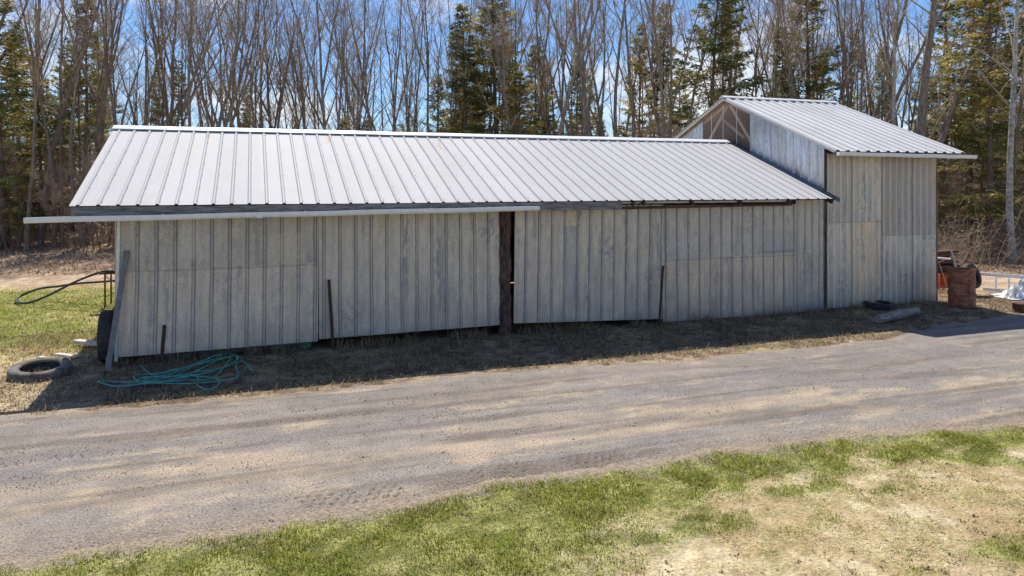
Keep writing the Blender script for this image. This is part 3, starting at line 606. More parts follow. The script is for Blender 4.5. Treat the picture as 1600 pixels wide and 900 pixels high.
tl = gp(58, 590); tyre('tyre', (tl.x, tl.y+.18, .075), .43, .19, M['dusty'], (.06, -.05, .3), 'big worn tyre lying flat in dry grass left of the shed end', 1, .06)
tl = gp(160, 566); tyre('tyre', (-2.29, WY+.30, .42), .43, .20, M['rubber'], (math.radians(90), 0, math.radians(92)), 'black tyre standing on edge against the left end of the long shed', 2)
tl = gp(1391, 484); tyre('tyre', (tl.x, WY-.20, .065), .35, .14, M['rubber'], (.03, .02, 0), 'dark tyre lying at the foot of the tall shed wall behind the log', 3)
tl = gp(1512, 448); tyre('tyre', (dp(1517, 19.0).x, dp(1517, 19.0).y, .50), .34, .2, M['rubber'], (math.radians(72), 0, .2), 'black tyre leaning upright just behind the rusty drum', 4)
# straw tuft inside flat tyre is part of the dead grass
random.seed(21)
# teal hose
def catmull(P, k=8, closed=False):
    P = [Vector(p) for p in P]; out = []
    for i in range(len(P)-1):
        p0 = P[max(i-1, 0)]; p1 = P[i]; p2 = P[i+1]; p3 = P[min(i+2, len(P)-1)]
        for j in range(k):
            t = j/k; out.append(.5*((2*p1)+(p2-p0)*t+(2*p0-5*p1+4*p2-p3)*t*t+(3*p1-p0-3*p2+p3)*t**3))
    out.append(P[-1]); return out
px = [(220, 574), (232, 587), (245, 591), (290, 578), (335, 561), (360, 556), (370, 563), (366, 572), (335, 583), (290, 595), (240, 601), (214, 599), (212, 592), (240, 588), (290, 579), (340, 566), (367, 560), (371, 567), (350, 578), (300, 588), (250, 596), (218, 601), (190, 603), (158, 600), (156, 603), (185, 608), (230, 604), (290, 600), (330, 596), (355, 572), (358, 562), (335, 566), (300, 577), (262, 590), (222, 596), (216, 602), (250, 603), (300, 592), (310, 598), (308, 607), (325, 613), (341, 606), (338, 598), (300, 592), (255, 594), (225, 597), (260, 600), (310, 584), (345, 562), (330, 563), (285, 585), (262, 600), (225, 603), (285, 604), (345, 601), (372, 592), (368, 575), (380, 570), (393, 583)]
pts = []
for i, (u, v) in enumerate(px):
    q = gp(u, v); pts.append((q.x, q.y, .035+.028*((i*7) % 5)/5))
b = MB(); b.tube(catmull(pts, 7), .0125, 7); tag(b.build('garden_hose', M['teal'], smooth=True), 'teal green garden hose in a loose tangle on the ground before the shed', 'hose')
# black pipe and stand on the left
A = gp(164, 480); st = empty('metal_stand', (A.x+.2, A.y+.1, 0), 'rusty steel sawhorse stand beside the left end of the long shed holding the black pipe', 'stand')
for (dx, dy) in ((0, 0), (.62, 0), (.05, .5), (.67, .5)):
    b = MB(); b.tube([(A.x+dx, A.y+dy, 0), (A.x+dx*.94, A.y+dy, .80)], .022, 6); b.build('leg', M['rust'], st)
b = MB(); b.bar((A.x-.12, A.y, .81), (A.x+.75, A.y, .81), .05, .04); b.bar((A.x-.12, A.y+.5, .81), (A.x+.75, A.y+.5, .81), .05, .04); b.bar((A.x+.05, A.y, .81), (A.x+.05, A.y+.5, .81), .04, .03); b.build('top_bar', M['stake'], st)
b = MB(); b.tube([(A.x, A.y, .75), (A.x+.6, A.y, .25)], .010, 5); b.tube([(A.x, A.y, .25), (A.x+.6, A.y, .5)], .010, 5); b.build('brace', M['stake'], st)
ph = [(dp(205, 17.5), .86), (dp(180, 17.2), .86), (dp(160, 17.2), .84), (dp(140, 17.2), .74), (dp(115, 17.2), .58), (dp(92, 17.2), .40), (dp(70, 17.3), .22), (dp(45, 17.3), .08), (dp(29, 17.5), .05), (dp(25, 17.9), .06), (dp(35, 18.2), .12), (dp(60, 18.2), .28), (dp(90, 18.1), .36), (dp(125, 18.0), .45), (dp(163, 17.8), .52), (dp(190, 17.8), .56)]
b = MB(); b.tube(catmull([(p.x, p.y, z) for p, z in ph], 8), .028, 9); tag(b.build('black_pipe', M['blackhose'], smooth=True), 'thick black flexible pipe looping from the steel stand down to the lawn', 'pipe')
# leaning board at the corner, brown stick
b = MB(); q0 = yp(168, 572, WY-.45); q1 = yp(198, 392, WY-.05); q0.z = 0.0; b.bar(q0, q1, .085, .022, up=(0, 1, 0))
tag(b.build('leaning_board', M['board_v'], origin=q0, bevel=.003), 'long grey weathered board leaning against the left front corner of the shed', 'board')
b = MB(); q0 = gp(152, 522); q1 = Vector((q0.x+.45, q0.y+.1, .78)); b.tube([q0, q0.lerp(q1, .5)+Vector((.02, 0, .02)), q1], [.03, .026, .02], 7)
tag(b.build('wooden_stick', M['wood'], origin=q0), 'brown stick leaning by the tyre at the left end of the shed', 'stick')
def stake(u, v0, u1_, v1, r, m, label, y=None):
    q0 = gp(u, v0); dd = 0 if y is None else y-q0.y
    q1 = yp(u1_, v1, q0.y+.03); q0b = Vector((q0.x, q0.y, -.05)); b = MB(); b.bar(q0b, q1, r*2, r*1.3, up=(0, 1, 0), seg=4, jit=.0015)
    tag(b.build('metal_stake', M[m], origin=q0), label, 'stake')
stake(521, 545, 514, 437, .026, 'stake', 'thick dark rusty stake leaning before the joint of the two left wall panels')
stake(1030, 508, 1036, 415, .022, 'stake', 'thin dark stake standing at the right edge of the panel beside the long narrow gap')
stake(252, 566, 257, 508, .028, 'stake', 'short dark stake near the left end with a thin grey rod above it')
q0 = gp(255, 560); b = MB(); q1 = yp(258, 474, q0.y-.02); q0.z = .3; b.tube([q0, q1], .010, 5); tag(b.build('thin_rod', M['board'], origin=q0), 'thin pale rod upright behind the short dark stake', 'rod')
# boards on the ground at the left
def ground_board(p0, p1, w_, h_, m, label, name='loose_board'):
    p0 = Vector(p0); p1 = Vector(p1); b = MB(); b.bar(p0, p1, w_, h_, seg=5, jit=.003); o = b.build(name, M[m], origin=(p0+p1)/2, bevel=.004); tag(o, label, 'board'); return o
ground_board(gp(119, 533, .06), gp(158, 538, .06), .14, .06, 'paleboard', 'short white painted board end lying in dry grass left of the standing tyre')
ground_board(gp(88, 553, .03), gp(122, 557, .03), .10, .03, 'paleboard', 'flat pale plank piece lying beyond the big flat tyre')
ground_board(gp(100, 562, .03), gp(60, 558, .03), .07, .03, 'paleboard', 'thin broken lath lying just behind the big flat tyre')
ground_board(gp(140, 492, .02), gp(162, 491, .02), .10, .03, 'stake', 'dark short board lying on the lawn beneath the steel stand')
# objects under the wall gap
b = MB(); g_ = gp(478, 541); n = 20; vs = []
for k in range(n):
    t = 2*math.pi*k/n; vs += [(g_.x+.11*math.cos(t), WY+.22+.11*math.sin(t), 0), (g_.x+.13*math.cos(t), WY+.22+.13*math.sin(t), .16), (g_.x+.12*math.cos(t), WY+.22+.12*math.sin(t), .16), (g_.x+.10*math.cos(t), WY+.22+.10*math.sin(t), .02)]
b.add(vs, [(4*k+i, 4*((k+1) % n)+i, 4*((k+1) % n)+i+1, 4*k+i+1) for k in range(n) for i in range(3)]+[tuple(4*k+3 for k in range(n))]); tag(b.build('green_tub', M['green_tub'], origin=(g_.x, WY+.12, 0), smooth=True), 'green plastic tub just showing under the left wall panel', 'tub')
# log
q0 = gp(1372, 506, .0)+Vector((0, 0, .10)); q1 = gp(1432, 492, 0)+Vector((0, 0, .10)); b = MB(); pl = [q0.lerp(q1, k/8) for k in range(9)]; b.tube(pl, [.10+random.uniform(-.012, .012) for _ in pl], 6)
tag(b.build('weathered_log', M['log'], origin=q0), 'short grey weathered log lying in front of the tall shed', 'log')
for k in range(26):
    u = random.uniform(190, 1440); q = Vector((0, 0, 0)); q.x = random.uniform(-2, 16); q.y = random.uniform(11.4, 13.1); a = random.random()*3.14; l_ = random.uniform(.08, .3)
    if q.y < float(y_hi(np.array(q.x)))+.1: continue
    b = MB(); e_ = q+Vector((math.cos(a)*l_, math.sin(a)*l_*.5, .03)); q.z = .015; b.tube([q, q.lerp(e_, .5)+Vector((.01, .01, .01)), e_], [.008, .007, .004], 5)
    tag(b.build('fallen_twig', M['log'], origin=q), 'small dead twig lying on the shaded ground before the sheds', 'twig', 'dead twigs scattered before the sheds')
# rusty drum
dq = gp(1520, 481); dr = empty('rusty_drum', (dq.x, dq.y+.28, 0), 'rust red steel drum standing to the right of the tall shed', 'drum')
b = MB(); prof = [(.295, 0), (.308, .01), (.308, .03), (.286, .045), (.286, .27), (.306, .292), (.306, .31), (.286, .33), (.286, .57), (.306, .592), (.306, .61), (.286, .63), (.290, .87), (.303, .885), (.303, .905), (.285, .905), (.280, .86), (.278, .05), (0.001, .05)]
n = 36; vs = [(dr.location.x+r*(1+.012*math.sin(5*t+z*9))*math.cos(t), dr.location.y+r*(1+.01*math.sin(3*t+2))*math.sin(t), z) for t in [2*math.pi*k/n for k in range(n)] for r, z in prof]; q = len(prof)
b.add(vs, [(k*q+i, ((k+1) % n)*q+i, ((k+1) % n)*q+i+1, k*q+i+1) for k in range(n) for i in range(q-1)]); b.build('barrel_shell', M['drum'], dr)
b = MB(); b.bar((dr.location.x-.10, dr.location.y-.29, .04), (dr.location.x-.10, dr.location.y-.29, .86), .012, .01); b.build('seam', M['board'], dr)
# ladder on its edge
lq = dp(1536, 19.6); l2 = dp(1640, 18.6); ld = empty('ladder', (lq.x, lq.y, 0), 'aluminium ladder lying on its long edge among the scrap right of the drum', 'ladder')
dirv = (l2-lq); lean_ = Vector((.0, .10, .40))
for k, (zz, nm) in enumerate(((.07, 'rail'), (.47, 'rail'))):
    o_ = Vector((0, .10*k, zz)); b = MB(); b.bar(lq+o_, l2+o_, .05, .09); b.build(nm, M['alu'], ld, bevel=.003)
L_ = dirv.length
for k in range(1, int(L_/.29)):
    c = lq+dirv*(k*.29/L_); b = MB(); b.tube([c+Vector((0, 0, .07)), c+Vector((.14, .10, .47))], .028, 8); b.build('rung', M['alu'], ld)
# crumpled sheet scrap and tarp
def crumple(name, c, sx, sy, h, m, label, cat, seed, n=16):
    r = np.random.default_rng(seed); X, Y = np.meshgrid(np.linspace(-1, 1, n), np.linspace(-1, 1, n)); Z = h*np.clip(1-(X**2+Y**2)**.9, 0, 1)**.6*(.15+1.1*r.random(X.shape))+.01
    X = X+r.normal(0, .04, X.shape); Y = Y+r.normal(0, .04, X.shape)
    V = np.stack([X*sx, Y*sy, Z], -1).reshape(-1, 3); i = (np.arange(n-1)[:, None]*n+np.arange(n-1)[None]).ravel()
    o = link(name, mesh_np(name, V, np.stack([i, i+1, i+n+1, i+n], 1), None, [m])); o.location = c; tag(o, label, cat); return o
q = dp(1592, 18.6); crumple('scrap_metal', (q.x, q.y, 0), .55, .3, .30, M['alu'], 'crumpled silver scrap sheet heaped against the ladder', 'scrap', 3)
q = dp(1604, 18.9); crumple('tarp', (q.x, q.y, 0), .35, .3, .42, M['tarp'], 'crumpled pale teal tarp on the scrap at the right edge', 'tarp', 5)
q = gp(1596, 487); b = MB(); b.bar((q.x-.15, q.y, .10), (q.x+.55, q.y-.05, .10), .25, .20, jit=.006, seg=3); tag(b.build('dark_crate', M['darkwood'], origin=q, bevel=.01), 'low dark wooden crate on the ground below the scrap at the right edge', 'crate')
q = dp(1560, 18.9); ground_board((q.x-.3, q.y, .03), (q.x+.4, q.y-.1, .05), .16, .03, 'alu', 'white metal strip lying on the ground under the ladder', 'metal_strip')
# orange snow fence roll
q = dp(1482, 20.2); b = MB()
vs = []; n = 26; hN = 7
for k in range(n):
    x = q.x-.75+1.4*k/(n-1); y = q.y+.08*math.sin(k*.9)
    b.bar((x, y, 0), (x+.02*math.sin(k), y, .38+.06*math.sin(k*1.7)), .022, .006, up=(0, 1, 0))
for j in range(hN):
    for k in range(n-1):
        x = q.x-.75+1.4*k/(n-1); x2 = x+1.4/(n-1); z = .03+j*.06; b.bar((x, q.y+.08*math.sin(k*.9), z+.01*math.sin(k)), (x2, q.y+.08*math.sin(k*.9+.9), z+.01*math.sin(k+1)), .006, .026)
tag(b.build('safety_fence', M['orange'], origin=(q.x, q.y, 0)), 'low orange plastic mesh fence between the tall shed and the drum', 'fence')
# dark pile behind it with poles
q = dp(1480, 21.2); pile = empty('board_pile', (q.x, q.y, 0), 'dark stack of old boards behind the orange mesh by the tall shed', 'pile')
for k in range(11):
    b = MB(); z = .06+k*.085; b.bar((q.x-1.0+random.uniform(-.1, .1), q.y+random.uniform(-.1, .3), z), (q.x+.35+random.uniform(-.2, .1), q.y+random.uniform(-.1, .3), z+random.uniform(-.02, .03)), .30, .07); b.build('board', M['darkwood'], pile)
def pole(p0, p1, r, m, label, name='pole', cat='pole'):
    b = MB(); b.tube([p0, Vector(p0).lerp(Vector(p1), .5)+Vector((.02, 0, 0)), p1], [r, r*.9, r*.75], 7); tag(b.build(name, M[m], origin=p0), label, cat)
def up_at(u, v, t): q = dp(u, t); q.z = CH+t*(HZ-v)/F; return q
pole(up_at(1497, 432, 19.6), up_at(1486, 390, 19.8), .030, 'paleboard', 'pale peeled pole leaning above the left side of the drum')
pole(up_at(1463, 403, 20.6), up_at(1486, 405, 20.4), .035, 'alu', 'short white bar lying on top of the dark board stack')
pole(up_at(1479, 448, 19.9), up_at(1467, 410, 20.4), .014, 'wood', 'thin brown stick leaning against the dark board stack')
pole(up_at(1496, 455, 19.9), up_at(1478, 415, 20.4), .012, 'wood', 'thinnest stick leaning on the dark stack nearest the drum')
pole(up_at(1466, 410, 20.6), up_at(1502, 396, 20.3), .016, 'wood', 'bare stick slanting up over the dark board stack')

# ------------------------------------------------------------------ trees
class TB:                                        # collects tubes quickly
    def __init__(s): s.V = []; s.F = []; s.n = 0
    def tube(s, P, R, k):
        P = np.asarray(P, float); K = len(P); T = np.gradient(P, axis=0); T /= np.linalg.norm(T, axis=1)[:, None]+1e-9
        ref = np.array([.3, .9, .2]) if abs(T[0][1]) < .8 else np.array([1., 0, .1]); A = np.cross(T, ref); A /= np.linalg.norm(A, axis=1)[:, None]+1e-9; B = np.cross(T, A)
        t = np.arange(k)*2*np.pi/k; V = P[:, None]+(A[:, None]*np.cos(t)[None, :, None]+B[:, None]*np.sin(t)[None, :, None])*np.asarray(R)[:, None, None]
        i = (np.arange(K-1)[:, None]*k+np.arange(k)[None]); j = (np.arange(K-1)[:, None]*k+(np.arange(k)[None]+1) % k)
        s.F.append(np.stack([i, j, j+k, i+k], -1).reshape(-1, 4)+s.n); s.V.append(V.reshape(-1, 3)); s.n += K*k
    def mesh(s, name, m): return mesh_np(name, np.concatenate(s.V), np.concatenate(s.F), None, [m], True)
def path(r, p, d, L_, n, wob, upb):
    P = [np.array(p, float)]; d = np.array(d, float)
    for k in range(n):
        d = d+r.normal(0, wob, 3)+np.array([0, 0, upb]); d /= np.linalg.norm(d); P.append(P[-1]+d*L_/n)
    return np.array(P)
def bare_tree(seed, H=15, r0=.13, fork=.45, spread=.30, dens=1.0, bark='bark', lean=.03, low=.28, wob=.055, tw='twig'):
    r = np.random.default_rng(seed); tb = TB(); cb = TB()
    ln = r.normal(0, lean, 2); stems = []
    P = path(r, (0, 0, -.2), (ln[0], ln[1], 1), H, 16, wob, .03); R = r0*np.clip(1-np.linspace(0, 1, 17)**1.15, .06, 1)+.004; R[0] *= 1.3
    tb.tube(P, R, 8); stems.append((P, R, 1.0))
    for f in range(r.integers(0, 3)):           # forks
        i = int(16*(fork+r.uniform(-.15, .12))); a = r.random()*6.28; d = np.array([math.cos(a)*spread*1.3, math.sin(a)*spread*1.3, 1]); L_ = H*(1-i/16)*r.uniform(.75, 1.0)
        Q = path(r, P[i], d, L_, 11, .06, .05); RQ = R[i]*.75*np.clip(1-np.linspace(0, 1, 12)**1.1, .06, 1)+.004; tb.tube(Q, RQ, 6); stems.append((Q, RQ, .75))
    for (P_, R_, q) in stems:
        K = len(P_)-1; nb = int(r.integers(13, 19)*dens*q)
        for _ in range(nb):
            t = low+(1-low)*r.random()**.75 if q == 1 else .1+.9*r.random()
            i = min(int(t*K), K-1); f = t*K-i; c = P_[i]*(1-f)+P_[i+1]*f; rr = min(R_[i]*.5, .035); a = r.random()*6.28; up = r.uniform(.9, 2.4)
            L_ = (1-t*.75)*H*r.uniform(.12, .27)+.4; d = (math.cos(a), math.sin(a), up)
            B = path(r, c, d, L_, 6, .13, .07); cb.tube(B, rr*np.linspace(1, .22, 7)+.002, 4)
            for k in range(int(r.integers(4, 8)*dens)):
                j = r.integers(1, 6); a = r.random()*6.28; d = np.array([math.cos(a), math.sin(a), r.uniform(.1, 1.4)]); l2 = L_*r.uniform(.2, .5)
                C = path(r, B[j], d, l2, 4, .18, .08); cb.tube(C, np.linspace(min(rr*.45, .011), .003, 5), 3)
                for kk in range(r.integers(2, 5)):
                    jj = r.integers(1, 4); d = r.normal(0, 1, 3)+np.array([0, 0, .7]); E = path(r, C[jj], d/np.linalg.norm(d), l2*r.uniform(.25, .55)+.1, 2, .2, .05); cb.tube(E, [.005, .004, .0025], 3)
    return tb.mesh('trunk', M[bark]), cb.mesh('crown', M[tw])
def spruce(seed, H=13, W=2.0, dens=1.0, ragged=.3, base=.12, tone=(1, 1, 1), bare_low=.25):
    r = np.random.default_rng(seed); tb = TB(); P = path(r, (0, 0, -.2), (0, 0, 1), H, 14, .012, .03); R = H*.0105*np.clip(1-np.linspace(0, 1, 15), .03, 1)+.005; tb.tube(P, R, 7)
    Q0 = []; Q1 = []; CC = []; WW = []
    z = H*base
    while z < H*.985:
        f = (z-H*base)/(H*(1-base)); lenm = W*(1-f)**.75*(.55+.45*min(1, f*5+.35))+.12
        for k in range(r.integers(4, 7)):
            if r.random() < ragged*.45: continue
            a = r.random()*6.28; L_ = lenm*r.uniform(.55, 1.12); el = -.35+f*.95+r.normal(0, .12)
            d = np.array([math.cos(a), math.sin(a), math.sin(el)*.8]); i = min(z/H*14, 13.99); c = P[int(i)]*(1-i%1)+P[int(i)+1]*(i%1); B = path(r, c, d, L_, 5, .07, .05)
            tb.tube(B, np.linspace(.018, .004, 6), 3)
            side = np.array([-math.sin(a), math.cos(a), 0]); alive = r.random() > bare_low*(1-f)*1.5
            cl = r.uniform(.6, 1.45); gcol_ = np.array([.15, .175, .06]) if r.random() < .5 else np.array([.36, .31, .12])
            if not alive: gcol_ = np.array([.42, .33, .24])
            m_ = int((62 if alive else 14)*L_*dens)+5; t = r.random(m_)**.75; t = .15+.85*t
            idx = t*5; ii = np.minimum(idx.astype(int), 4); ff = (idx-ii)[:, None]; c0 = B[ii]*(1-ff)+B[ii+1]*ff
            sgn = np.where(r.random(m_) < .5, -1, 1)[:, None]; fan = L_*.30*(1.15-t)[:, None]*r.random((m_, 1))
            c0 = c0+side*sgn*fan+r.normal(0, .035, (m_, 3))-np.array([0, 0, 1])*fan*.25
            dd = side*sgn*.7+d*r.uniform(.2, 1.2, (m_, 1))+np.array([0, 0, -.35])+r.normal(0, .35, (m_, 3)); dd /= np.linalg.norm(dd, axis=1)[:, None]
            ll = r.uniform(.10, .26, (m_, 1)); Q0.append(c0); Q1.append(c0+dd*ll); CC.append(gcol_[None]*cl*r.uniform(.6, 1.5, (m_, 1))*np.array(tone)); WW.append(r.uniform(.018, .045, m_) if alive else r.uniform(.008, .02, m_))
        z += H*.018*r.uniform(.7, 1.3)/dens**.3
    A = np.concatenate(Q0); B = np.concatenate(Q1); C = np.concatenate(CC); Wd = np.concatenate(WW)[:, None]; n = len(A); D = B-A; S_ = np.cross(D, r.normal(0, 1, (n, 3))); S_ /= np.linalg.norm(S_, axis=1)[:, None]+1e-9
    Mi = A+D*.45; V = np.stack([A, Mi+S_*Wd, B, Mi-S_*Wd], 1).reshape(-1, 3); Fq = np.arange(n*4).reshape(-1, 4)
    return tb.mesh('trunk', M['bark2']), mesh_np('crown', V, Fq, np.repeat(C, 4, 0), [M['needle']])
def shrub(seed, H=1.8, n=18, m='twigred'):
    r = np.random.default_rng(seed); cb = TB()
    for k in range(n):
        a = r.random()*6.28; p = np.array([math.cos(a), math.sin(a), 0])*r.random()*.35*H*.5; p[2] = -.05; d = (math.cos(a)*.45, math.sin(a)*.45, 1); L_ = H*r.uniform(.5, 1.1)
        B = path(r, p, d, L_, 6, .14, .02); cb.tube(B, np.linspace(.010, .003, 7), 3)
        for q in range(r.integers(4, 9)):
            j = r.integers(1, 6); dd = r.normal(0, .8, 3)+np.array([0, 0, .6]); C = path(r, B[j], dd/np.linalg.norm(dd), L_*r.uniform(.15, .4), 3, .2, .03); cb.tube(C, [.006, .005, .004, .0025], 3)
    return cb.mesh('shrub', M[m])
protos = {}
def tree(kind_, var, loc, s, rz, label, group, name=None):
    a, b_ = protos[(kind_, var)]; nm = name or {'bare': 'bare_tree', 'spruce': 'spruce_tree', 'birch': 'birch_tree'}[kind_]
    e = empty(nm, loc, label, {'bare': 'bare tree', 'spruce': 'conifer', 'birch': 'birch'}[kind_], group); e.rotation_euler = (0, 0, rz); e.scale = s if hasattr(s, '__len__') else (s, s, s)
    for nm2, me in (('trunk', a), ('crown', b_)): link(nm2, me, e)
    return e
for k in range(9): protos[('bare', k)] = bare_tree(100+k, H=15+(k % 3), r0=.078+.018*(k % 3), fork=.32+.07*(k % 4), spread=.15+.06*(k % 3), bark='bark' if k % 3 else 'bark2', lean=.06, dens=1.0, wob=(.028, .045, .055)[k % 3])
protos[('bare', 20)] = bare_tree(131, H=17, r0=.235, fork=.28, spread=.42, dens=1.3, lean=.02, low=.2)
protos[('birch', 0)] = bare_tree(140, H=16, r0=.13, fork=.5, spread=.2, bark='barkpale', dens=.9, lean=.01, wob=.02)
for k in range(7): protos[('spruce', k)] = spruce(200+k, H=13, W=(1.6, 2.1, 2.5, 1.3, 2.3, 1.9, 3.0)[k], ragged=(.1, .3, .3, .2, .5, .7, .3)[k], tone=((1, 1, 1), (1.1, 1.1, 1), (1.2, 1.15, 1), (.9, 1, 1), (1.35, 1.2, 1.0), (1.1, 1.05, .9), (1, 1, .95))[k], bare_low=(.1, .3, .4, .2, .5, .6, .3)[k], base=(.06, .1, .08, .05, .12, .1, .06)[k])
def H_at(v, t): return CH+t*(HZ-v)/F
R_ = random.Random(5)
# conifers one can tell apart: (u, distance, tip row, variant, width, label)
con = [(8, 33, -60, 2, 1.1, 'dark full conifer cut by the left edge of the picture'),
 (33, 36, 22, 3, 1.0, 'narrow dark conifer with its tip showing second from the left edge'),
 (62, 34, 120, 4, .9, 'pale olive ragged conifer behind the grey trunk at far left'),
 (130, 38, -20, 1, .9, 'tall ragged conifer left of the low shed roof reaching the top of the picture'),
 (112, 44, 100, 4, 1.0, 'short wide olive conifer at left behind the taller ragged one'),
 (250, 42, 92, 0, .7, 'slim dark green conifer above the left end of the low roof'),
 (274, 45, 85, 3, .9, 'thin pointed conifer just right of the slim dark one above the left roof end'),
 (390, 50, 125, 3, .8, 'small faint conifer low between the bare trunks above the left roof half'),
 (728, 36, 2, 0, 1.1, 'dense dark conifer with a clear pointed tip above the middle of the low roof'),
 (783, 37, -40, 2, 1.0, 'broad dark conifer reaching above the picture right of the pointed one'),
 (832, 40, 48, 5, 1.0, 'shaggy top-heavy conifer to the right of the dark middle pair'),
 (812, 34, 110, 4, 1.0, 'olive bushy conifer standing low before the shaggy one'),
 (690, 39, 110, 2, .8, 'short olive conifer at the left foot of the dark middle pair'),
 (900, 42, 68, 3, .9, 'thin dark conifer between bare trunks left of the two pointed ones'),
 (1001, 40, 33, 4, .65, 'narrow brownish conifer with a pointed tip left of the tallest pointed one'),
 (1036, 42, -2, 0, .8, 'tall slender open conifer with blue sky round its tip'),
 (1105, 33, -80, 6, .85, 'largest dark conifer standing behind the left slope of the tall shed'),
 (1060, 38, 90, 2, .8, 'olive conifer low behind the left slope of the tall shed'),
 (1150, 37, 30, 5, 1.0, 'ragged olive conifer right of the largest dark one'),
 (1216, 36, 32, 3, .9, 'small dark conifer with thick tip behind the tall shed ridge'),
 (1250, 38, -50, 5, 1.2, 'layered open conifer above the middle of the tall roof'),
 (1290, 42, 70, 4, .6, 'brownish half dead conifer above the right part of the tall roof'),
 (1376, 43, 66, 3, .8, 'small pointed conifer against blue sky right of the tall roof ridge'),
 (1345, 41, 45, 5, .6, 'thin sparse conifer between bare trunks above the right roof slope'),
 (1468, 34, -40, 5, 1.0, 'open scraggly conifer right of the thick forked trunk'),
 (1512, 31, -70, 2, .95, 'large olive conifer right of the tall shed with drooping boughs'),
 (1545, 29, -90, 4, .9, 'tall yellowish conifer near the right edge behind the pale birch'),
 (1600, 33, -70, 6, .8, 'dark wide conifer cut by the right edge of the picture')]
for u, t, v, var, wd, lab in con:
    wd *= 1.3; q = dp(u, t); s = (H_at(v, t)+.1)/13; tree('spruce', var, q, (s*wd, s*wd, s), R_.random()*6.28, lab, None)
for k in range(46):
    u = R_.choice([R_.uniform(-250, 170), R_.uniform(-120, 150), R_.uniform(640, 1000), R_.uniform(960, 1300), R_.uniform(1380, 1900), R_.uniform(1440, 1700)]); t = R_.uniform(40, 62); q = dp(u, t); s = R_.uniform(.55, .95)
    tree('spruce', R_.randrange(7), q, (s, s, s*R_.uniform(.9, 1.15)), R_.random()*6.28, 'conifer half hidden deep in the wood behind the front trees', 'conifers deeper in the wood')
# low evergreens making the dim understory
for k in range(110):
    u = R_.choice([R_.uniform(-200, 70), R_.uniform(640, 1100), R_.uniform(1300, 1750), R_.uniform(200, 1700)]); t = R_.uniform(36, 55); q = dp(u, t); s = R_.uniform(.30, .58)
    tree('spruce', R_.choice([1, 2, 4, 5]), q, (s*1.3, s*1.3, s), R_.random()*6.28, 'low young conifer in the understory between the trunks', 'young conifers in the understory')
# bare trees one can tell apart
br = [(41, 31.2, 4, 1.0, .9, 'straight grey trunk standing foremost at far left beyond the lawn'),
 (85, 33, 1, 1.0, 1.0, 'bare tree second from the foremost grey trunk at far left'),
 (97, 32, 6, .9, 1.0, 'bare tree just left of the low roof with its foot in dry grass'),
 (140, 35, 2, 1.05, 1.0, 'tall bare tree beside the ragged conifer left of the roof'),
 (175, 36, 5, 1, 1, 'bare tree leaning over the left gable edge of the low roof')]
for u, t, var, s, wd, lab in br:
    tree('bare', var, dp(u, t), (s*wd, s*wd, s), R_.random()*6.28, lab, None)
tree('bare', 20, dp(1442, 29), (1, 1, 1), 2.6, 'thickest forked grey trunk standing right of the tall shed roof', None)
tree('bare', 3, dp(1563, 27), (1.2, 1.2, 1.05), 1.0, 'dark bare trunk just left of the pale birch near the right edge', None)
tree('bare', 7, dp(1322, 36), (1, 1, .9), 3.0, 'crooked bare tree standing above the right half of the tall roof', None)
tree('birch', 0, dp(1584, 26.5), (1, 1, 1), .5, 'pale birch trunk near the right edge of the picture', None)
tree('birch', 0, dp(1392, 30), (.8, .8, .95), 2.5, 'thin pale birch left of the thick forked trunk', None)
for k in range(215):
    if k < 140: u = 150+(k/140)*1270+R_.uniform(-14, 14); t = R_.uniform(32, 46)
    elif k < 165: u = R_.uniform(-250, 200) if k % 2 else R_.uniform(1420, 1850); t = R_.uniform(30, 45)
    else: u = R_.uniform(-150, 1750); t = R_.uniform(45, 72)
    if 1040 < u < 1290 and t < 45 and R_.random() < .45: continue
    s = R_.uniform(.75, 1.1); near = t < 45
    zone = 'left of' if u < 180 else ('behind' if u < 1300 else 'right of')
    if near: lab = {'left of': 'bare grey tree among the front trees left of the long shed', 'behind': 'bare grey tree in the front row of the wood behind the sheds', 'right of': 'bare grey tree in the wood right of the tall shed'}[zone]; grp = {'left of': 'bare trees left of the sheds', 'behind': 'bare trees behind the sheds', 'right of': 'bare trees right of the sheds'}[zone]
    else: lab = 'bare tree far back in the wood behind the front trees'; grp = 'bare trees deep in the wood'
    tree('bare', R_.randrange(9), dp(u, t), (s*R_.uniform(.85, 1.15), s, s), R_.random()*6.28, lab, grp)
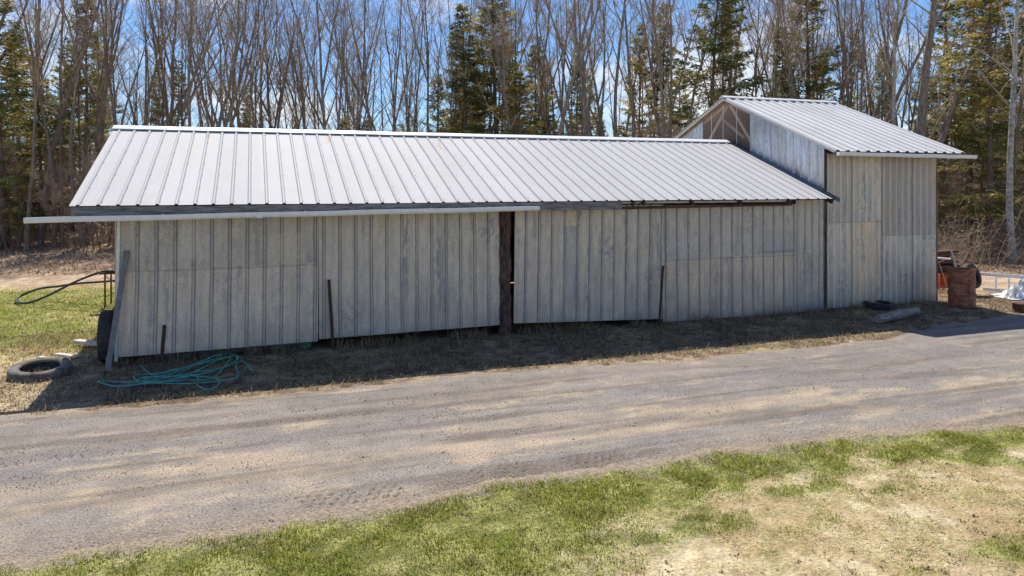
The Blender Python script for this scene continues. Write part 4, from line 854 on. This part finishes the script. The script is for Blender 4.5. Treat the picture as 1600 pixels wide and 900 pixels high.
# saplings filling the space between the trunks
for k in range(4): protos[('sapling', k)] = bare_tree(400+k, H=7, r0=.032, fork=.4, spread=.35, dens=1.25, lean=.12, low=.12, bark='bark2', tw='twigred' if k % 2 else 'twig')
for k in range(200):
    u = R_.uniform(-150, 1750); t = R_.uniform(33, 47); s = R_.uniform(.6, 1.0)
    if k >= 150: u = R_.uniform(-60, 210) if k % 2 else R_.uniform(1440, 1640); t = R_.uniform(29, 35); s = R_.uniform(.4, .8)
    a, b_ = protos[('sapling', R_.randrange(4))]; e = empty('bare_sapling', dp(u, t), 'slender leafless sapling between the taller trunks of the wood', 'sapling', 'leafless saplings in the wood'); e.scale = (s, s, s); e.rotation_euler = (0, 0, R_.random()*6.28)
    link('trunk', a, e); link('crown', b_, e)
# shrubs and brush at the wood edge
sh = [shrub(300+k, (1.6, 2.2, 2.8, 1.3, 2.0)[k], 17, 'twigred' if k % 2 else 'twig') for k in range(5)]
for k in range(230):
    if 24 < k < 60: continue
    if k < 60: u = R_.uniform(-150, 210); t = R_.uniform(31.5, 39)
    elif k < 120: u = R_.uniform(1440, 1720); t = R_.uniform(23.5, 36)
    else: u = R_.uniform(150, 1500); t = R_.uniform(30, 44)
    q = dp(u, t); s = R_.uniform(.7, 1.25)*(1.35 if k >= 120 else 1); o = link('shrub', sh[R_.randrange(5)], None, q); o.scale = (s*1.2, s*1.2, s); o.rotation_euler = (0, 0, R_.random()*6.28)
    if k < 60: tag(o, 'leafless brown shrub at the wood edge left of the sheds', 'shrub', 'leafless shrubs left of the sheds')
    elif k < 120: tag(o, 'leafless brown shrub in the tangle right of the tall shed', 'shrub', 'leafless shrubs right of the sheds')
    else: tag(o, 'leafless brown shrub between the trunks behind the sheds', 'shrub', 'leafless shrubs behind the sheds')
# leaf litter and dry stems on the wood floor
n = 60000; t = rng.uniform(23, 48, n); u = rng.uniform(-150, 1750, n); a = (u-800)/F; x = t*(a*cs+sn); y = t*(cs-a*sn)
k = (y > 23.4+(fbm(x*.5, y*.5, 2, 88)-.5)*2) & ((u < 230) | (u > 1420)); k |= (u > 1440) & (y > 15.5) & (x > 17); x = x[k]; y = y[k]; n = len(x)
c = np.array([.42, .29, .18])*rng.uniform(.4, 1.5, n)[:, None]
blades('leaf_litter', x, y, hgt(x, y), rng.uniform(.08, .35, n), rng.uniform(.02, .05, n), c, np.abs(rng.normal(.2, .4, n)), 'litter')
